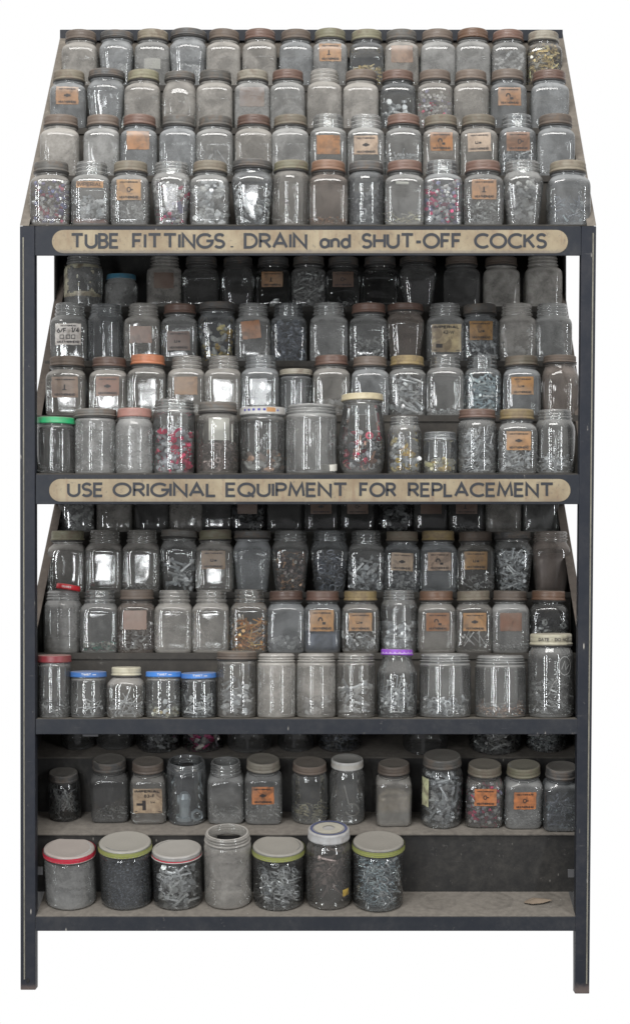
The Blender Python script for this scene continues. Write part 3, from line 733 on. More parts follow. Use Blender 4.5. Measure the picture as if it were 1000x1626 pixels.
# named heaps of contents: (object name, phrase, spec)
CONT = {
 'brass_half': ('brass_screws', 'small brass screws', [('short', 'brass', .05, .40, 150)]),
 'brass_full': ('brass_screws', 'long brass screws', [('screw', 'brass', .05, .74, 150), ('short', 'brass', .05, .74, 110)]),
 'fit_full': ('metal_fittings', 'dull grey tube fittings', [('fit', 'grey', .05, .70, 110)]),
 'fit_low': ('metal_fittings', 'few grey tube fittings', [('fit', 'grey', .05, .25, 26)]),
 'fit_half': ('metal_fittings', 'grey tube fittings', [('fit', 'silver', .05, .45, 60), ('nut', 'silver', .05, .4, 25)]),
 'elbow_full': ('elbow_fittings', 'pale elbow fittings', [('elbow', 'silver', .05, .72, 90), ('fit', 'white', .05, .7, 30)]),
 'bolts': ('steel_bolts', 'large pale steel bolts', [('bolt', 'silver', .06, .52, 22)]),
 'bolts_full': ('steel_bolts', 'pale steel bolts', [('bolt', 'silver', .05, .66, 40), ('screw', 'grey', .05, .66, 60)]),
 'mix_red': ('mixed_beads', 'grey and red beads', [('bead', 'pinkmix', .05, .66, 130), ('short', 'pinkmix', .05, .6, 60)]),
 'beads': ('mixed_beads', 'mixed coloured beads', [('bead', 'beads', .05, .68, 210), ('disc', 'beads', .05, .6, 40)]),
 'beads2': ('mixed_beads', 'red blue and white beads', [('bead', 'pinkmix', .05, .70, 200), ('fit', 'beads', .05, .5, 20)]),
 'rods': ('thin_rods', 'thin metal rods', [('rod', 'silver', .1, .5, 10), ('screw', 'silver', .05, .28, 40)]),
 'screws_low': ('steel_screws', 'a low layer of steel screws', [('screw', 'silver', .05, .26, 55)]),
 'screws_half': ('steel_screws', 'steel screws', [('screw', 'silver', .05, .42, 95)]),
 'screws_full': ('steel_screws', 'loose steel screws', [('screw', 'silver', .05, .70, 170)]),
 'screws_dull': ('steel_screws', 'dull grey screws', [('screw', 'grey', .05, .70, 170)]),
 'screws_blue': ('zinc_screws', 'bright bluish zinc screws', [('screw', 'bluesilver', .05, .66, 210)]),
 'screws_or': ('rusty_screws', 'orange rusty screws', [('screw', 'orange', .05, .52, 110), ('grain', 'orange', .04, .12, 120)]),
 'discs': ('white_discs', 'flat white discs', [('disc', 'white', .08, .46, 46), ('washer', 'silver', .05, .65, 25)]),
 'disc_one': ('small_discs', 'single pale disc among scraps', [('disc', 'white', .08, .1, 1), ('shred', 'grey', .04, .22, 24)]),
 'bits_low': ('small_scraps', 'small scraps of metal', [('shred', 'grey', .04, .16, 36), ('grain', 'grey', .04, .12, 50)]),
 'bits_dark': ('dark_hardware', 'dark mixed hardware', [('fit', 'dark', .05, .55, 50), ('nut', 'grey', .05, .5, 24), ('shred', 'dark', .04, .55, 60)]),
 'bits_full': ('dark_hardware', 'dark blue grey hardware', [('short', 'dkblue', .05, .70, 150), ('nut', 'dkblue', .05, .70, 60)]),
 'bits_mid': ('small_scraps', 'small grey scraps', [('short', 'grey', .05, .46, 90), ('shred', 'grey', .04, .4, 50)]),
 'yel_low': ('small_scraps', 'yellowish metal scraps', [('ring', 'yellowish', .05, .24, 12), ('shred', 'yellowish', .04, .22, 50)]),
 'rust_low': ('rusty_flakes', 'rusty flakes', [('grain', 'rust', .04, .14, 130), ('shred', 'rust', .04, .14, 40)]),
 'rust_full': ('rusty_hardware', 'brown rusted hardware', [('short', 'rust', .05, .66, 130), ('nut', 'brown', .05, .66, 50)]),
 'blue_low': ('steel_screws', 'bluish steel screws', [('screw', 'dkblue', .05, .45, 90), ('short', 'bluesilver', .05, .35, 30)]),
 'nuts_low': ('hex_nuts', 'bright hexagonal nuts', [('nut', 'white', .06, .17, 9)]),
 'ring_one': ('metal_rings', 'bright metal ring and scraps', [('nut', 'white', .12, .2, 1), ('shred', 'dark', .04, .2, 26)]),
 'gold_bits': ('brass_bits', 'shiny brass bits', [('fit', 'gold', .05, .60, 22), ('grain', 'gold', .04, .2, 60), ('bead', 'brass', .05, .5, 14)]),
 'gold_grey': ('brass_fittings', 'grey and brass fittings', [('fit', 'gold', .05, .58, 40), ('elbow', 'silver', .05, .5, 18), ('nut', 'gold', .05, .5, 14)]),
 'gold_low': ('brass_bits', 'a heap of pale brass bits', [('fit', 'brass', .06, .34, 26), ('bead', 'yellowish', .05, .36, 40)]),
 'sand': ('grey_grit', 'fine grey grit', [('grain', 'silver', .035, .13, 260)]),
 'grit_dark': ('black_grit', 'fine black pellets', [('grain', 'dkblue', .035, .62, 1100)]),
 'grit_sil': ('silver_grit', 'fine silver tacks', [('grain', 'silver', .035, .60, 900)]),
 'green_low': ('green_scraps', 'green and grey scraps', [('bead', 'green', .05, .16, 26), ('shred', 'green', .04, .18, 40)]),
 'redfull': ('red_plastic_plugs', 'bright red and grey plugs', [('fit', 'redmix', .05, .58, 130), ('bead', 'redmix', .05, .62, 140)]),
 'washstack': ('brown_washers', 'stacked brown washers', [('washer', 'brown', .05, .42, 130), ('nut', 'brown', .05, .42, 40)]),
 'corks': ('cork_bits', 'cork stoppers and metal bits', [('fit', 'cork', .05, .32, 34), ('disc', 'cork', .05, .42, 12)]),
 'hard': ('mixed_hardware', 'mixed red grey and white hardware', [('nut', 'hard', .06, .46, 46), ('bolt', 'hard', .06, .46, 26), ('washer', 'hard', .05, .55, 44), ('elbow', 'hard', .05, .42, 30)]),
 'coils': ('dark_coils', 'dark wire coils', [('ring', 'dkblue', .05, .66, 90), ('clip', 'dark', .05, .6, 40)]),
 'knobs': ('pale_knobs', 'round pale knobs and bolts', [('disc', 'silver', .06, .45, 24), ('bolt', 'silver', .06, .55, 18), ('fit', 'silver', .05, .4, 20)]),
 'washer1': ('steel_washers', 'few steel washers', [('washer', 'white', .1, .18, 3), ('shred', 'grey', .04, .3, 40)]),
 'nuts_half': ('steel_nuts', 'pale ring nuts', [('nut', 'silver', .05, .28, 40), ('ring', 'silver', .05, .3, 14)]),
 'rustbig': ('brown_dust', 'packed brown residue', None),
 'nails': ('steel_nails', 'upright dark nails', [('nail', 'grey', .18, .55, 60)]),
 'nails_few': ('steel_nails', 'few thin bright nails', [('nail', 'white', .16, .3, 9)]),
 'nails_heap': ('steel_nails', 'tangled bright nails', [('nail', 'silver', .16, .50, 60), ('screw', 'white', .05, .35, 30)]),
 'balls': ('pale_beads', 'pale round beads', [('bead', 'cream', .05, .2, 26), ('disc', 'silver', .05, .35, 10), ('bead', 'brass', .05, .16, 10)]),
 'white_pegs': ('white_pegs', 'white plastic pegs', [('screw', 'white', .06, .42, 34), ('disc', 'white', .05, .2, 8)]),
 'clips': ('white_clips', 'white looped wire clips', [('clip', 'white', .05, .46, 80), ('ring', 'silver', .1, .62, 40)]),
 'eyes': ('screw_eyes', 'silver screw eyes', [('clip', 'bluesilver', .04, .80, 240), ('short', 'silver', .05, .78, 120)]),
 'rivets': ('large_rivets', 'pale flat headed rivets', [('bolt', 'white', .06, .70, 60), ('disc', 'white', .06, .70, 34)]),
 'boltsdk': ('steel_bolts', 'packed grey bolts', [('bolt', 'silver', .05, .78, 60), ('nut', 'silver', .05, .7, 40), ('fit', 'grey', .05, .6, 30)]),
 'pinkblk': ('pink_and_metal_pins', 'dark pink and metal pins', [('bolt', 'pinkblk', .08, .6, 60), ('fit', 'pinkblk', .05, .5, 30)]),
 'pipes': ('wrapped_tubes', 'wrapped tube ends', [('rod', 'brown', .25, .6, 24), ('bolt', 'brown', .15, .7, 24)]),
}
ORD = ['first', 'second', 'third', 'fourth', 'fifth', 'sixth', 'seventh', 'eighth', 'ninth', 'tenth', 'eleventh', 'twelfth', 'thirteenth', 'fourteenth']
rng = random.Random(11)
JAR_COUNT = 0
def place(sec, ri, px, wpx, ytop, front_px=None):
    """solve size and place of a jar from where its foot and top stand; returns loc, tilt, W, H"""
    if sec < 4:
        d0 = FR[ri]; W = wpx*P(d0+.045); dc = d0+.010+W/2
        if ri == 3 or True: dc = min(dc, d0+.078)
        zb = step_z[sec][ri]+.0006
        H = Z(ytop, dc)-zb
        return Vector((X(px, dc), dc, zb)), 0.0, W, H
    f, L = {0: (f3, L3), 1: (f2, L2), 2: (f1, .14)}[ri]
    W = wpx*P(f.y+.06); r = W/2
    fp = front_px
    a = march(f, U, fp, 0, .16)         # where the jar's front foot touches
    c = f+U*(a+r*.92)+NRM*.0006
    lo, hi = .02, .4
    for _ in range(40):
        h = (lo+hi)/2; q = c+NRM*h+U*(r*.9)
        if proj_y(q) > ytop: lo = h
        else: hi = h
    return Vector((X(px, c.y), c.y, c.z)), T4, W, h
def surf(W, H, kind):
    K = KIND[kind]; a = W/2
    def fn(x, z, l=0.0, base=.0007):
        t = z/H; r = prof(K['r'], min(max(t, 0), K['neck']))*a; n = prof(K['n'], t); b = r*K['dep']
        q = max(0.0, 1-min(1, abs(x/r))**n)**(1/n)
        return (x, -(b*q)-base-l, z)
    return fn
def put_label(root, W, H, kind, code, dx, ty, wf, hf, txt, rot=0):
    """code colour; dx offset in widths; ty centre height fraction; txt chooses the print"""
    fn = surf(W, H, kind); ww = W*wf; hh = H*hf; cx = dx*W; cz = ty*H
    ca, sa = math.cos(rot), math.sin(rot)
    def at(x, z, l=0.0, base=.0007):
        return fn(cx+x*ca-z*sa, cz+x*sa+z*ca, l, base)
    nx, nz = (26, 20) if txt in ('torn', 'remains') else (10, 6); vs = []; rnd = random.Random(int(W*1e6)+int(cx*1e5))
    for j in range(nz+1):
        for i in range(nx+1):
            u = i/nx-.5; v = j/nz-.5
            if i in (0, nx): u += rnd.uniform(-.012, .012)
            if j in (0, nz): v += rnd.uniform(-.015, .015)
            vs.append(at(u*ww, v*hh))
    fs = [(j*(nx+1)+i, j*(nx+1)+i+1, (j+1)*(nx+1)+i+1, (j+1)*(nx+1)+i) for j in range(nz) for i in range(nx)]
    if txt == 'torn': fs = [f for k, f in enumerate(fs) if rnd.random() > .22 or (k//nx) == nz-1]
    if txt == 'remains':
        def keep(k):
            u, v = (k % nx)/nx, (k//nx)/nz; e = math.sin(u*17+1)*.5+math.sin(u*41+v*9)*.35+math.sin(u*7-v*23)*.4
            return v < .13+.07*e or v > .86-.07*e or (u < .10+.05*e) or (e > .95)
        fs = [f for k, f in enumerate(fs) if keep(k)]
    o = link('paper_label', vs, fs, PAPER, root, True)
    kk = rnd.uniform(.6, 1.0) if code not in 'ciy' else 1.05; o['paint'] = [LABC[code][0]*kk, LABC[code][1]*kk*rnd.uniform(.95, 1.12), LABC[code][2]*kk*rnd.uniform(.85, 1.2)]+[1.0]
    pr = MB(); g = lambda x, z, l: at(x, z, l, .0011)
    wd = hh*.035
    if txt in ('w', 'nut', 'elb'):
        write(pr, 'WEATHERHEAD', -ww*.40, ww*.40, -hh*.42, hh*.12, hh*.028, g)
        write(pr, 'WEATHERHEAD', -ww*.38, ww*.38, hh*.32, hh*.08, hh*.02, g)
        if txt == 'elb':
            ribbon(pr, arc(-ww*.06, hh*.0, ww*.08, hh*.14, -10, 190, 10), hh*.07, g, 1e-4)
            ribbon(pr, [(ww*.02, -hh*.12), (ww*.16, -hh*.12)], hh*.12, g, 2e-4)
        elif txt == 'nut':
            ribbon(pr, [(-ww*.14, 0), (ww*.14, 0)], hh*.10, g, 1e-4); ribbon(pr, [(-ww*.06, hh*.005), (ww*.06, hh*.005)], hh*.18, g, 2e-4)
        else:
            v_ = rnd.choice((0, 1, 2)); q_ = rnd.uniform(-.08, .08)*ww
            if v_ == 0: ribbon(pr, [(q_-ww*.10, hh*.05), (q_-ww*.10, -hh*.08), (q_, -hh*.08), (q_, hh*.04)], hh*.04, g, 1e-4); ribbon(pr, [(q_+ww*.05, -hh*.04), (q_+ww*.15, -hh*.04)], hh*.10, g, 2e-4)
            elif v_ == 1: ribbon(pr, arc(q_, 0, ww*.07, hh*.11, 0, 360, 12), hh*.045, g, 1e-4); ribbon(pr, [(q_+ww*.09, 0), (q_+ww*.17, 0)], hh*.06, g, 2e-4)
            else: ribbon(pr, [(q_, hh*.12), (q_, -hh*.12)], ww*.06, g, 1e-4); ribbon(pr, [(q_-ww*.08, -hh*.13), (q_+ww*.08, -hh*.13)], hh*.05, g, 2e-4)
    elif txt in ('42', '83'):
        write(pr, 'IMPERIAL', -ww*.44, ww*.44, hh*.34, hh*.11, hh*.03, g)
        write(pr, '42-W' if txt == '42' else '83-F', -ww*.12, ww*.26, hh*.14, hh*.13, hh*.026, g)
        ribbon(pr, [(-ww*.45, -hh*.44), (ww*.45, -hh*.44)], hh*.03, g, 3e-4)
        if txt == '83':
            ribbon(pr, [(-ww*.12, hh*.02), (-ww*.12, -hh*.38)], ww*.12, g, 1e-4); ribbon(pr, [(-ww*.38, -hh*.14), (-ww*.18, -hh*.14)], hh*.10, g, 2e-4)
            write(pr, '1/4', ww*.1, ww*.26, -hh*.1, hh*.09, hh*.018, g)
        else:
            ribbon(pr, [(-ww*.36, -hh*.28), (-ww*.14, -hh*.28)], hh*.14, g, 1e-4)
    elif txt == 'hand':
        write(pr, 'WEATHERHEAD', -ww*.44, ww*.44, -hh*.42, hh*.11, hh*.03, g)
        write(pr, '6/F', -ww*.44, -ww*.06, hh*.06, hh*.24, hh*.05, g); write(pr, '1/4', ww*.12, ww*.44, hh*.06, hh*.26, hh*.05, g)
        for q in (-.24, 0, .2): ribbon(pr, [((q-.07)*ww, -hh*.2), ((q+.07)*ww, -hh*.2), ((q+.07)*ww, -hh*.04), ((q-.07)*ww, -hh*.04), ((q-.07)*ww, -hh*.2)], hh*.035, g, 1e-4)
        write(pr, 'WEATHERHEAD', -ww*.3, ww*.3, hh*.36, hh*.07, hh*.02, g)
    elif txt == 'imp':
        write(pr, 'IMPERIAL', -ww*.46, ww*.46, -hh*.3, hh*.6, hh*.1, g)
    elif txt == 'blank' or txt == 'torn' or txt == 'remains': pass
    if pr.v: pr.build('print', PRINT_DARK, o)
    return o
def ring_map(r, z, l=0):     # x measured round the lid, 0 = front
    return lambda x, zz, l_=0.0: ((r+.0004+l_)*math.sin(x/r), -(r+.0004+l_)*math.cos(x/r), zz)
def jar(sec, ri, idx, rowname, px, wpx, ytop, kind, lid, dust, dcol, look, label=None, cont=None, front=None, plug=None, tiltz=0.0, lidwide=None, extra=None):
    global JAR_COUNT
    JAR_COUNT += 1
    rnd = random.Random(sec*1000+ri*100+idx)
    loc, tl, W, H = place(sec, ri, px, wpx, ytop, front)
    root = bpy.data.objects.new('glass_jar', None); SC.collection.objects.link(root)
    rz = rnd.uniform(-.05, .05) if kind in ('sq', 'tp', 'hx', 'ov') else rnd.uniform(-.2, .2)
    M = Matrix.Translation(loc)@Matrix.Rotation(tl, 4, 'X')@Matrix.Rotation(rz if kind not in ('rd', 'st') else 0, 4, 'Z')
    root.matrix_world = M
    pos = ORD[idx]+' from left in '+rowname
    if len((look+', '+pos).split()) > 16: pos = ORD[idx]+' in '+rowname
    tag(root, look+', '+pos, 'jar', 'glass jars on the rack shelves')
    K = KIND[kind]; lidded = lid is not None
    HH = H-(.0012 if lidded else 0)
    vs, fs = make_glass(W, HH, kind, lidded)
    g = link('glass_body', vs, fs, GLASS, root, True)
    g['dust'] = float(dust)*(.88 if sec == 1 else 1.0)*((.85 if sec == 1 else .50) if (cont and cont not in ('bits_low', 'fit_low')) else 1.0)+(.06 if sec in (2, 3) and dcol != 'd' else 0); kk = rnd.uniform(.88, 1.1); g['dust_shade_colour'] = [c*kk for c in DUST_SHADE_C[dcol]]+[1.0]
    if lidded:
        style = 'flat' if lid in ('bl', 'tb', 'gn', 'wh', 'wb', 'go', 'pu', 'pk', 'dr') else 'screw'
        r = K['nr']*W/2*(lidwide or 1.075); z0 = HH*max(K['neck']+.05, .852) if kind == 'sq' else HH*(K['neck']+.03)
        lh = H-z0
        if sec == 4: z0 = H-max(.016, lh*.95)
        if lidwide: z0 = H-min(lh, .017)
        vs, fs = make_lid(r, z0, H, style)
        ta, tb = rnd.gauss(0, .012), rnd.gauss(0, .012); vs = [(x, y, z+ta*x+tb*y) for x, y, z in vs]
        lo_ = link('lid', vs, fs, LID, root, True)
        kk = rnd.uniform(.45, .88)*(1.0 if lid not in CLEAN else 1.3); lo_['paint'] = [c*kk for c in LIDC[lid]]+[1.0]
        lo_['grime'] = .38 if lid in CLEAN else .9
        if lid in CLEAN: lo_['label'] = LIDN[lid]+' lid'
        if lid in ('ro', 'rr', 'og'): lo_['grime'] = .35
        lh = H-z0
        if style == 'screw':
            q = min(.004, lh*.25); rr_ = r*.99
            vs, fs = lathe([(rr_*.96, z0-q), (rr_*1.02, z0-q*.8), (rr_*1.045, z0-q*.4), (rr_*1.02, z0-.0003)]); link('lid_rim', vs, fs, RIM, lo_, True)
        if extra == 'twist':
            m = MB(); f = ring_map(r*1.0, 0); write(m, 'TWIST', -.011, .011, z0+lh*.38, lh*.36, lh*.07, f); m.build('lettering', PRINT_WHITE, lo_)
            m = MB(); ribbon(m, [(.014, z0+lh*.5), (.022, z0+lh*.5)], lh*.1, f); m.build('arrow_print', PRINT_WHITE, lo_)
        if extra == 'squares':
            m = MB(); f = ring_map(r, 0)
            for q in (-.042, -.030, -.018, -.006, .006): ribbon(m, [(q-.0028, z0+lh*.55), (q+.0028, z0+lh*.55)], lh*.26, f)
            ribbon(m, [(.036, z0+lh*.5), (.040, z0+lh*.5)], lh*.22, f); m.build('square_print', PRINT_BLUE, lo_)
            m = MB(); ribbon(m, [(.011+.0035*k, z0+lh*.55) for k in range(7)], lh*.55, f, -.0001); m.build('ochre_patch', PRINT_OCHRE, lo_)
        if extra == 'scallop':
            m = MB(); f = ring_map(r, 0)
            for q in range(-4, 5):
                c = q*.0105; ribbon(m, [(c+.0052*math.cos(math.radians(a)), z0+lh*(.62+.32*math.sin(math.radians(a)))) for a in range(180, 361, 20)], .0011, f, 1e-5*(q+5))
            m.build('scallop_print', PRINT_WHITE, lo_)
        if extra == 'donot':
            m = MB(); f = ring_map(r*1.012, 0)
            write(m, 'VACUUMATE - DO NOT', -.044, .043, z0+lh*.36, lh*.28, lh*.05, f) if False else write(m, 'DATE - DO NOT', -.034, .043, z0+lh*.36, lh*.28, lh*.05, f); m.build('lettering', PRINT_DARK, lo_)
        if extra == 'donot':
            m = MB(); f_ = surf(W, H, kind); cx_, cz_ = W*.24, H*.62
            ribbon(m, [(cx_+W*.13*math.cos(math.radians(a)), cz_+H*.11*math.sin(math.radians(a))) for a in range(-60, 301, 15)], .0014, f_)
            ribbon(m, [(cx_-W*.07, cz_-H*.04), (cx_, cz_+H*.06), (cx_+W*.02, cz_-H*.05), (cx_+W*.10, cz_+H*.02)], .0012, f_, 1e-4)
            ribbon(m, [(cx_-W*.10, cz_-H*.10), (cx_-W*.26, cz_-H*.22), (cx_-W*.34, cz_-H*.34)], .0012, f_, 2e-4)
            m.build('embossed_mark', plain('raised_glass', (.30, .30, .29), .25, .2), g)
        if extra == 'bluetop':
            for (ra, rb, mt, zz) in ((.78, .90, flatcol('navy_print', (.07, .08, .15)), .0008), (.30, .70, plain('faded_print', (.33, .31, .26), .7, .3, 60), .0009)):
                n = 40; vs = []
                for i in range(n):
                    a = 2*math.pi*i/n
                    for q in (ra, rb): vs.append((r*q*math.cos(a), r*q*math.sin(a), H+zz))
                link('printed_ring', vs, [(2*i, 2*i+1, 2*((i+1) % n)+1, 2*((i+1) % n)) for i in range(n)], mt, lo_)
            m = MB(); write(m, 'TOP QUALITY', -.022, .022, -r*.80, .004, .0009, lambda x, z, l: (x, z, H+.0012+l)) if False else None
        if extra in ('limeband', 'wideband'):
            f = ring_map(r*1.03, 0); nn = 36; mt = PRINT_LIME if extra == 'limeband' else PRINT_RED
            for q, hw in (((.12, .20), (.40, .28), (.64, .12)) if extra == 'limeband' else ((.20, .15), (.42, .20), (.66, .20))):
                m = MB(); ribbon(m, [(-math.pi*r*1.03+2*math.pi*r*1.03*k/nn, z0+lh*q) for k in range(nn+1)], lh*hw, f, .0003); m.build('colour_band', mt, lo_)
        if extra in ('redstripe', 'redband'):
            m = MB(); f = ring_map(r*1.008, 0); nn = 36
            zz = z0+lh*(.30 if extra == 'redstripe' else .5); hw = lh*(.18 if extra == 'redstripe' else .3)
            ribbon(m, [(-math.pi*r*1.008+2*math.pi*r*1.008*k/nn, zz) for k in range(nn+1)], hw, f, .0002)
            m.build('red_band', PRINT_RED, lo_)
        if extra == 'ribbed':
            m = MB(); f = ring_map(r, 0)
            for k in range(60):
                a = -math.pi*r+2*math.pi*r*k/60; ribbon(m, [(a, z0+lh*.25), (a, z0+lh*.75)], .0012, f)
            m.build('rib_print', PRINT_PALE, lo_)
    if label:
        labs = label if isinstance(label, list) else [label]
        for lb in labs:
            code, txt = lb[0], lb[1]; o_ = dict(dx=0.0, ty=.50, wf=.58, hf=.29, rot=0)
            if len(lb) > 2: o_.update(lb[2])
            put_label(root, W, H, kind, code, o_['dx'], o_['ty'], o_['wf'], o_['hf'], txt, o_['rot'])
    if plug:
        o = fill_plug(W, H, kind, plug[0], plug[1], plug[2], M, rnd)
        tag(o, plug[3]+' inside '+ORD[idx]+' jar of '+rowname, 'jar contents', 'loose contents of the jars', 'stuff')
    if cont:
        nm, ph, spec = CONT[cont]
        o = pile(W, H, kind, nm, spec, M, rnd)
        if o: tag(o, ph+' inside '+ORD[idx]+' jar of '+rowname, 'jar contents', 'loose contents of the jars', 'stuff')
    return root, W, H, M

# row tuples: (px, width px, top px, kind, lid, dust, dust colour, look, options)
def row(sec, ri, rowname, items):
    for i, it in enumerate(items):
        px, w_, yt, kind, lid, du, dc_, look = it[:8]; opt = it[8] if len(it) > 8 else {}
        jar(sec, ri, i, rowname, px, w_, yt, kind, lid, du, dc_, look, **opt)
O = ('o', 'w'); ON = ('o', 'nut'); OE = ('o', 'elb')
row(1, 3, 'the topmost row', [
 (129, 56, 53, 'sq', 'br', .60, 'w', 'empty dusty square jar with brown lid'),
 (186, 55, 54, 'tp', 'dg', .55, 'c', 'tapered jar with wide dark grey lid', dict(lidwide=1.1)),
 (243, 56, 52, 'sq', 'tn', .50, 'g', 'jar holding a white paper piece'),
 (300, 60, 52, 'tp', 'dg', .50, 'c', 'wide tapered jar with dark lid', dict(lidwide=1.1, cont='bits_low')),
 (356, 55, 52, 'sq', 'br', .58, 'w', 'empty grey square jar with brown lid'),
 (413, 55, 51, 'sq', 'rr', .58, 'w', 'empty square jar with rusty lid'),
 (470, 54, 52, 'sq', 'br', .48, 'c', 'clearer square jar with brown lid'),
 (524, 56, 51, 'sq', 'ol', .45, 'g', 'jar with olive lid and orange label', dict(label=('o', 'w', dict(ty=.58, wf=.62, hf=.30)))),
 (582, 55, 52, 'sq', 'ol', .22, 'c', 'jar half full of brass screws', dict(cont='brass_half')),
 (637, 55, 52, 'sq', 'gy', .48, 'w', 'jar with dark red faded label', dict(label=('b', 'blank', dict(ty=.56, wf=.62)))),
 (694, 56, 52, 'sq', 'br', .55, 'g', 'empty jar with scuffed brown lid'),
 (750, 56, 51, 'sq', 'ro', .55, 'g', 'jar with orange rust below its lid'),
 (806, 56, 53, 'sq', 'rr', .45, 'g', 'jar full of grey fittings', dict(cont='fit_full')),
 (862, 55, 54, 'sq', 'be', .18, 'w', 'jar full of brass screws', dict(cont='brass_full')),
])
row(1, 2, 'the second row down', [
 (110, 57, 116, 'sq', 'tn', .42, 'c', 'jar with tan lid and orange label', dict(label=('o', 'nut', dict(ty=.56, wf=.62)))),
 (170, 60, 115, 'tp', 'dg', .45, 'c', 'wide tapered jar with dark grey lid', dict(lidwide=1.1)),
 (228, 57, 116, 'sq', 'ol', .55, 'w', 'empty dusty jar with olive lid'),
 (286, 57, 118, 'ov', 'gy', .60, 'w', 'oval faced jar with grey lid', dict(lidwide=1.1)),
 (342, 58, 116, 'sq', 'gy', .62, 'w', 'empty milky jar with grey lid'),
 (401, 57, 116, 'sq', 'be', .50, 'g', 'jar with plain brown label', dict(label=('g', 'blank', dict(ty=.54, wf=.68, hf=.32)), cont='bits_low')),
 (457, 56, 115, 'sq', 'rr', .50, 'g', 'empty jar with rusty lid'),
 (515, 56, 114, 'sq', None, .62, 'w', 'dusty open jar without lid', dict(cont='bits_low')),
 (573, 57, 116, 'sq', 'br', .60, 'w', 'empty milky jar with brown lid'),
 (631, 57, 116, 'sq', 'rr', .20, 'c', 'clear jar holding large steel bolts', dict(cont='bolts')),
 (690, 57, 116, 'sq', 'br', .42, 'w', 'jar of grey and red pieces', dict(cont='mix_red')),
 (747, 57, 116, 'sq', 'br', .48, 'w', 'empty jar with dark brown lid'),
 (805, 58, 115, 'sq', 'br', .32, 'c', 'jar with bright orange label', dict(label=('o', 'elb', dict(ty=.54, wf=.62)))),
 (871, 60, 116, 'sq', 'rr', .50, 'c', 'empty jar with dark rusty lid'),
])
row(1, 1, 'the third row down', [
 (97, 62, 187, 'sq', 'br', .60, 'w', 'empty milky jar with brown lid'),
 (164, 58, 187, 'sq', 'br', .50, 'g', 'speckled grey jar with brown lid'),
 (222, 59, 187, 'sq', 'rr', .42, 'c', 'jar with copper coloured label', dict(label=('o', 'blank', dict(ty=.58, wf=.60)))),
 (284, 59, 187, 'sq', 'gy', .50, 'c', 'empty bluish jar with grey lid'),
 (342, 60, 188, 'sq', 'gy', .40, 'g', 'jar with long thin rods', dict(cont='rods')),
 (403, 60, 187, 'sq', 'rr', .58, 'w', 'empty jar with rusty red lid'),
 (461, 60, 187, 'sq', 'tn', .52, 'g', 'dusty jar with tan lid', dict(cont='bits_low')),
 (521, 59, 185, 'sq', None, .32, 'g', 'open jar with orange label', dict(label=('o', 'blank', dict(ty=.50, wf=.62)), cont='screws_low')),
 (581, 60, 186, 'sq', None, .34, 'g', 'open jar with pinkish label', dict(label=('i', 'nut', dict(ty=.50, wf=.62)), cont='fit_low')),
 (640, 59, 186, 'sq', 'rr', .30, 'g', 'rust lidded jar half full of screws', dict(cont='screws_half')),
 (699, 59, 187, 'sq', 'tn', .42, 'w', 'jar with tan lid and label', dict(label=('o', 'elb', dict(ty=.56, wf=.60)))),
 (759, 60, 187, 'sq', 'tn', .40, 'w', 'jar with torn printed label', dict(label=('i', 'w', dict(ty=.55, wf=.60, rot=.04)))),
 (820, 59, 185, 'sq', None, .30, 'c', 'open jar with label above screws', dict(label=('b', 'w', dict(ty=.55, wf=.62)), cont='screws_half')),
 (881, 60, 186, 'sq', 'br', .45, 'c', 'jar with brown lid, few screws', dict(cont='bits_low')),
])
row(1, 0, 'the row above the tube sign', [
 (82, 63, 260, 'sq', 'gy', .28, 'w', 'jar full of coloured beads', dict(cont='beads')),
 (146, 62, 260, 'sq', None, .36, 'g', 'open jar with torn label, rusty base', dict(label=('o', 'imp', dict(ty=.62, wf=.68, hf=.10)), cont='fit_half', plug=(.10, (.20, .09, .07), 'rusty_residue', 'rusty red residue'))),
 (208, 61, 260, 'sq', 'tn', .36, 'g', 'tan lidded jar with orange label', dict(label=('o', 'w', dict(ty=.54, wf=.62, hf=.32)), cont='bits_mid')),
 (273, 63, 261, 'tp', None, .34, 'g', 'open tapered jar of white beads', dict(cont='beads2')),
 (334, 62, 260, 'sq', 'tn', .32, 'g', 'jar of grey fittings, ribbed lid', dict(cont='elbow_full')),
 (401, 66, 258, 'tp', 'dg', .18, 'c', 'tapered jar of flat white discs', dict(lidwide=1.1, cont='discs')),
 (462, 61, 259, 'rd', 'ol', .40, 'w', 'round jar with olive cream lid', dict(cont='disc_one')),
 (521, 62, 259, 'sq', 'ro', .38, 'b', 'jar with orange rusty lid, rusty base', dict(cont='rust_low')),
 (581, 61, 260, 'rd', 'dg', .22, 'c', 'round jar with dark lid and hardware', dict(cont='bits_dark')),
 (642, 63, 259, 'sq', 'rr', .38, 'g', 'jar with yellowish scraps, red lid', dict(cont='yel_low')),
 (702, 62, 258, 'sq', None, .28, 'c', 'open jar of red and white beads', dict(cont='beads2')),
 (766, 64, 259, 'sq', 'rr', .30, 'g', 'rust lidded jar with orange label', dict(label=('o', 'w', dict(ty=.54, wf=.60, hf=.30)), cont='bits_mid')),
 (829, 64, 259, 'tp', None, .30, 'g', 'open tapered jar of grey fittings', dict(cont='fit_full')),
 (901, 66, 260, 'sq', 'tn', .36, 'c', 'jar with bluish screws, tan lid', dict(cont='blue_low')),
])
